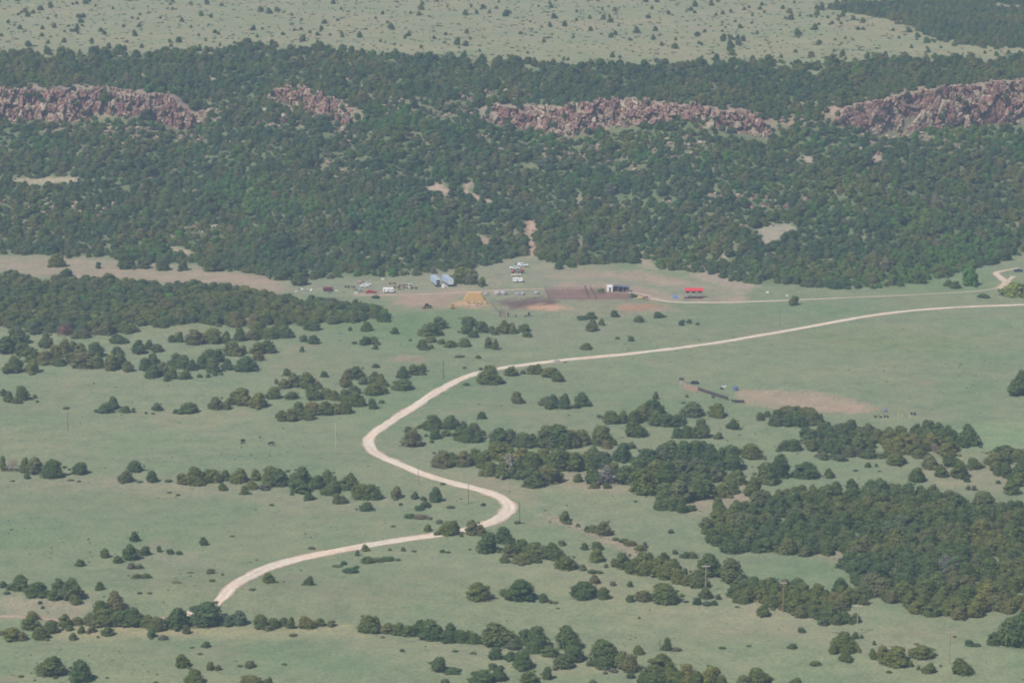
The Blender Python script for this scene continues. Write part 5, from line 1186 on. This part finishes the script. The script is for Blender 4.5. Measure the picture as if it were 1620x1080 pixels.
# red feeder
def feeder():
    t = thing('cattle_feeder', "bright red roofed three hopper feeder on grey legs", 'feeder', at(1097.5, 470.2), 0)
    W = 9.6
    MB().prism([(-W / 2, 3.55), (W / 2, 3.55), (W / 2 + .05, 3.65), (-W / 2 - .05, 3.65)], -1.3, 1.3).build('hopper_frame', MAR, t)
    b = MB(); b.add([(-W / 2, -1.45, 3.6), (W / 2, -1.45, 3.6), (W / 2, -.2, 5.0), (-W / 2, -.2, 5.0), (-W / 2, 1.45, 3.6), (W / 2, 1.45, 3.6), (W / 2, .2, 5.0), (-W / 2, .2, 5.0)],
                    [(0, 1, 2, 3), (5, 4, 7, 6), (3, 2, 6, 7), (0, 3, 7, 4), (1, 5, 6, 2), (0, 4, 5, 1)]); b.build('roof', REDF, t)
    b = MB()
    for k in range(13): b.box((-W / 2 + .1 + k * (W - .2) / 12, -.83, 4.31), (.06, 1.85, .06), rx=.84)
    b.build('roof_seam', DRED, t)
    for k in (-1, 0, 1):
        x = k * 3.2
        MB().add([(x - 1.5, -1.2, 3.55), (x + 1.5, -1.2, 3.55), (x + 1.5, 1.2, 3.55), (x - 1.5, 1.2, 3.55), (x - .25, -.2, 2.1), (x + .25, -.2, 2.1), (x + .25, .2, 2.1), (x - .25, .2, 2.1)],
                 [(0, 1, 5, 4), (1, 2, 6, 5), (2, 3, 7, 6), (3, 0, 4, 7), (4, 5, 6, 7)]).build('hopper', MAR, t)
    for x in (-4.7, -1.6, 1.6, 4.7):
        for y in (-1.2, 1.2): MB().tube((x, y, 0), (x, y, 3.6), .08, None, 6).build('leg', STEEL, t)
    b = MB()
    for k in (-1, 0, 1): b.tube((k * 3.2 - 1.5, -1.2, .3), (k * 3.2 + 1.5, -1.2, 3.3), .05); b.tube((k * 3.2 + 1.5, -1.2, .3), (k * 3.2 - 1.5, -1.2, 3.3), .05)
    b.build('brace', STEEL, t)
    t2 = thing('feed_trough', "long dark trough lying in front of the red feeder", 'trough', at(1097.5, 472.2), 0)
    MB().prism([(-4.9, 0), (4.9, 0), (5.0, .75), (-5.0, .75)], -.45, .45).build('tub', MAR, t2); MB().box((0, 0, .76), (9.7, .7, .03)).build('feed', DARK, t2)
    for x in (-4.2, -1.4, 1.4, 4.2): MB().box((x, -.48, .35), (.14, .08, .7)).build('skid', DARK, t2)
feeder()
crate(1068, 471.6, (2.1, 1.4, 1.5), SKYB, "sky blue tub left of the red feeder", 'tub', 'feed_tub')
# arena gear
fence('arena_fence', "thin wire fence on the far side of the dirt arena", [(1084, 611), (1140, 612.5), (1200, 614), (1260, 617), (1320, 629), (1370, 643), (1398, 652)], 1.4, 6.0, BROWNP, STEEL, (.5, 1.1), rr_=.012, seed=21, pr=.035)
fence('arena_fence', "thin wire fence on the near side of the dirt arena", [(1178, 638), (1230, 648), (1300, 653.5), (1360, 654.5), (1398, 652)], 1.4, 6.0, BROWNP, STEEL, (.5, 1.1), rr_=.012, seed=22, pr=.035)
fence('board_fence', "dark solid board fence running into the arena corner", [(1104, 617.5), (1126, 624.5), (1152, 633.0)], 1.55, 2.2, DWOOD, DWOOD, (.25, .55, .85, 1.15, 1.42), board=.27, seed=23, pr=.08)
fence('board_fence', "pinkish board fence at the pale gate posts", [(1084, 611.5), (1094, 614.5), (1104, 617.5)], 1.2, 2.2, PINKB, PINKB, (.25, .6, .95), board=.22, seed=24, pr=.07)
def post(px, py, h, m, label, name='gate_post', cat='post', r=.11, group=None):
    o = MB().tube((0, 0, -.1), (0, 0, h), r, r * .9, 8).tube((0, 0, h), (0, 0, h + .06), r * 1.15, r * .5, 8).build(name, m); o.location = at(px, py); return tag(o, label, cat, group)
post(1076.3, 610.7, 2.5, PALEP, "left of two pale gate posts by the arena corner")
post(1084.2, 612.2, 2.4, PALEP, "right of two pale gate posts by the arena corner")
for k, (a, b_) in enumerate([(1422, 662.5), (1427.5, 661.5), (1438.5, 662), (1440.8, 664)]):
    post(a, b_, 2.6, [YEL, PALEP][k > 0] if k == 0 else PALEP, f"pale upright post, {ordinal(k + 1)} from left, right of the arena", 'upright_post', 'post', .1, 'pale posts right of the arena')
post(905.7, 576.5, 1.5, PALEP, "short pale post beside the dirt road", r=.12)
post(981 + 40, 0 + 500, .9, PALEP, "short pale stake below the orange soil pen", r=.07)
implement(1078, 600.8, "small dark spoked machine behind the gate posts", DARK, 4, .9, -.3, 31)
def lowboy():
    t = thing('flat_trailer', "dark low trailer with a long tongue behind the arena corner", 'trailer', at(1099, 607), -.12)
    MB().box((0, 0, .6), (4.0, 1.9, .25)).build('deck', DARK, t); MB().box((0, .3, 1.0), (3.4, 1.2, .6), top=(.9, .8)).build('load', GLASS, t, bevel=.1); b = MB(); b.tube((-2.0, 0, .6), (-5.4, .4, .8), .1); b.build('tongue', DARK, t); wheels(t, (.2, 1.1), .95, .4, .2)
lowboy()
beast(1160.5, 637.0, "black cow standing at the end of the dark board fence", HIDE, pi - .2, 1.0, 'cow', False)
def trough(px, py, L, m, label, rz=0, w=.9, h=.8):
    t = thing('trough', label, 'trough', at(px, py), rz); MB().prism([(-L / 2, 0), (L / 2, 0), (L / 2 + .1, h), (-L / 2 - .1, h)], -w / 2, w / 2).build('tub', m, t); MB().box((0, 0, h + .01), (L - .1, w - .15, .02)).build('fill', GLASS, t)
    for x in (-L * .35, L * .35): MB().box((x, 0, .05), (.2, w + .2, .12)).build('skid', WOOD, t)
trough(1170, 636.8, 4.0, DWOOD, "black long trough right of the board fence", -.12, 1.3, 1.2)
trough(1145, 611.6, 2.1, WHITE, "white narrow tub behind the arena", 0, .8, .5)
crate(1141.5, 615.6, (1.5, 1.2, .7), DARK, "dark low crate behind the arena")
crate(1143.2, 614.8, (.7, .6, .5), WHITE, "tiny white box on the dark crate's right")
def tank(px, py, r_, h, m, label):
    t = thing('round_tank', label, 'tank', at(px, py), 0); MB().tube((0, 0, .1), (0, 0, h), r_, r_, 18).build('drum', m, t, smooth=False); MB().tube((0, 0, h), (0, 0, h + .18), r_ * .98, r_ * .3, 18).build('lid', m, t)
    b = MB()
    for k in range(4): b.tube((r_ * .7 * cos(k * 1.57), r_ * .7 * sin(k * 1.57), -.05), (r_ * .7 * cos(k * 1.57), r_ * .7 * sin(k * 1.57), .15), .08)
    b.build('foot', DARK, t)
tank(1163.8, 617.5, 1.0, 1.8, BLUE, "dull blue round tank behind the arena")
tank(1400.3, 651.0, .7, 1.3, pt('faded_blue', (.22, .24, .40), .7), "faded blue drum at the arena's right tip")
implement(1389, 660.5, "dark drag frame lying right of the arena", BROWNP, 5, 1.7, 0, 41)
crate(1393.7, 659.6, (1.0, .7, .7), CREAM, "bright cream box on the dark drag frame")
implement(1402, 660.0, "small brown frame beside the bright cream box", RUST, 3, .9, 0, 42)
implement(1444.5, 656.0, "dark low roller behind the pale upright posts", DARK, 4, 1.2, 0, 43)
sheets(882, 571.5, 5, [DARK, STEEL], "dark cattle guard bars beside the dirt road", 1.2, 44, 'cattle guard')
sheets(893, 573, 3, [DARK, STEEL], "small dark scraps right of the cattle guard", .7, 45)
pickup(1611, 429.6, "dark blue vehicle half seen at the right edge", pt('navy_paint', (.03, .05, .12), .4), rz=0, scale=.9)
def tilted_stub():
    t = thing('broken_post', "short leaning post with a rag left of the thin pole", 'post', at(93, 685.5), 0); MB().tube((0, 0, 0), (.8, 0, 2.0), .09, .05, 6).build('pole', PALEP, t); MB().box((.1, -.05, .6), (.7, .3, .8), top=(.5, .6)).build('rag', STRAW, t)
tilted_stub()
# utility poles
def pole(px, py, hp, m, label, arm=0, r=.15, ma=None, top=True):
    d = project(*P(px, py))[2]; h = hp * d / FPX
    t = thing('utility_pole', label, 'pole', at(px, py), 0)
    MB().tube((0, 0, -.3), (0, 0, h), r, r * .65, 8).build('pole', m, t)
    if arm:
        a = MB().box((0, -.14, h - .75), (arm, .16, .22)).build('cross_arm', ma or m, t)
        for x in (-arm * .46, -arm * .2, arm * .46): MB().tube((x, -.14, h - .68), (x, -.14, h - .42), .10, .07, 6).build('insulator', CONC, a)
        b = MB(); b.tube((0, -.14, h - 1.4), (-arm * .3, -.14, h - .8), .03); b.tube((0, -.14, h - 1.4), (arm * .3, -.14, h - .8), .03); b.build('brace', STEEL, t)
    elif top: MB().tube((0, 0, h), (0, 0, h + .25), .05, .04, 6).build('insulator', CONC, t)
    return t
GP = pt('grey_pole', (.44, .38, .31), .9); RP = pt('reddish_pole', (.36, .20, .15), .9); BP = pt('dark_pole', (.12, .09, .07), .9)
pole(1116, 938, 48, GP, "weathered pole with a pale cross arm behind a round juniper", 2.9, .17, PALEP)
pole(1238.5, 968, 52, RP, "reddish brown pole with a white tipped arm before the tongue of wood", 2.2, .15, PALEP)
pole(1356, 1003, 51, GP, "pale grey pole with cross arm, lower right grass", 2.9, .17, PALEP)
pole(1502, 1049.5, 56, RP, "reddish pole with faint grey arm, lowest at right", 3.0, .15, GP)
pole(440, 979, 33, GP, "thin pole standing in the lower left meadow", 0, .10)
pole(1044, 1029, 20, BP, "short dark pole beside an upright juniper, low middle", 0, .13, None, False)
pole(1020.5, 1026, 17, GP, "short thin grey stake left of the short dark pole", 0, .06, None, False)
pole(822, 828, 36, BP, "dark pole just outside the road's second bend", 0, .13)
pole(907, 863, 34, GP, "faint pale pole right of the second bend", 0, .10)
pole(741, 797.5, 33, BP, "dark pole inside the second bend", 0, .13)
pole(662, 765, 28, RP, "reddish pole close to the road between its bends", 0, .13)
pole(531, 708, 40, PALEP, "pale yellowish pole standing alone in the pasture", 0, .13)
pole(701.5, 600, 31, BP, "dark thick pole left of the upper road", 0, .18, None, False)
pole(107.5, 683.5, 35, BP, "thin dark pole in the left pasture", 0, .11)
pole(425, 620, 16, GP, "short thin pole above the left clumps", 0, .07, None, False)
pole(980.5, 558, 32, GP, "thin pole standing behind the upper road", 0, .09)
pole(1233.5, 515, 28, BP, "thin pole above the pale upper road at right", 0, .08)
pole(1396.5, 487, 24, GP, "faint thin pole between track and road at right", 0, .07)
# ------------------------------------------------------------------ haze
def haze():
    b = MB().box((0, 4200, (CAMZ + 6 - 14) / 2), (12900, 10600, CAMZ + 6 + 14))
    m = bpy.data.materials.new('haze_air'); m.use_nodes = True; t = m.node_tree; t.nodes.clear()
    v = N(t, 'ShaderNodeVolumePrincipled'); v.inputs['Color'].default_value = (.56, .72, 1.0, 1); v.inputs['Density'].default_value = .000140
    v.inputs['Anisotropy'].default_value = .1
    o = N(t, 'ShaderNodeOutputMaterial'); t.links.new(v.outputs[0], o.inputs['Volume'])
    h = b.build('haze', m); tag(h, 'thin blue haze over the whole valley', 'haze', kind='stuff')
haze()
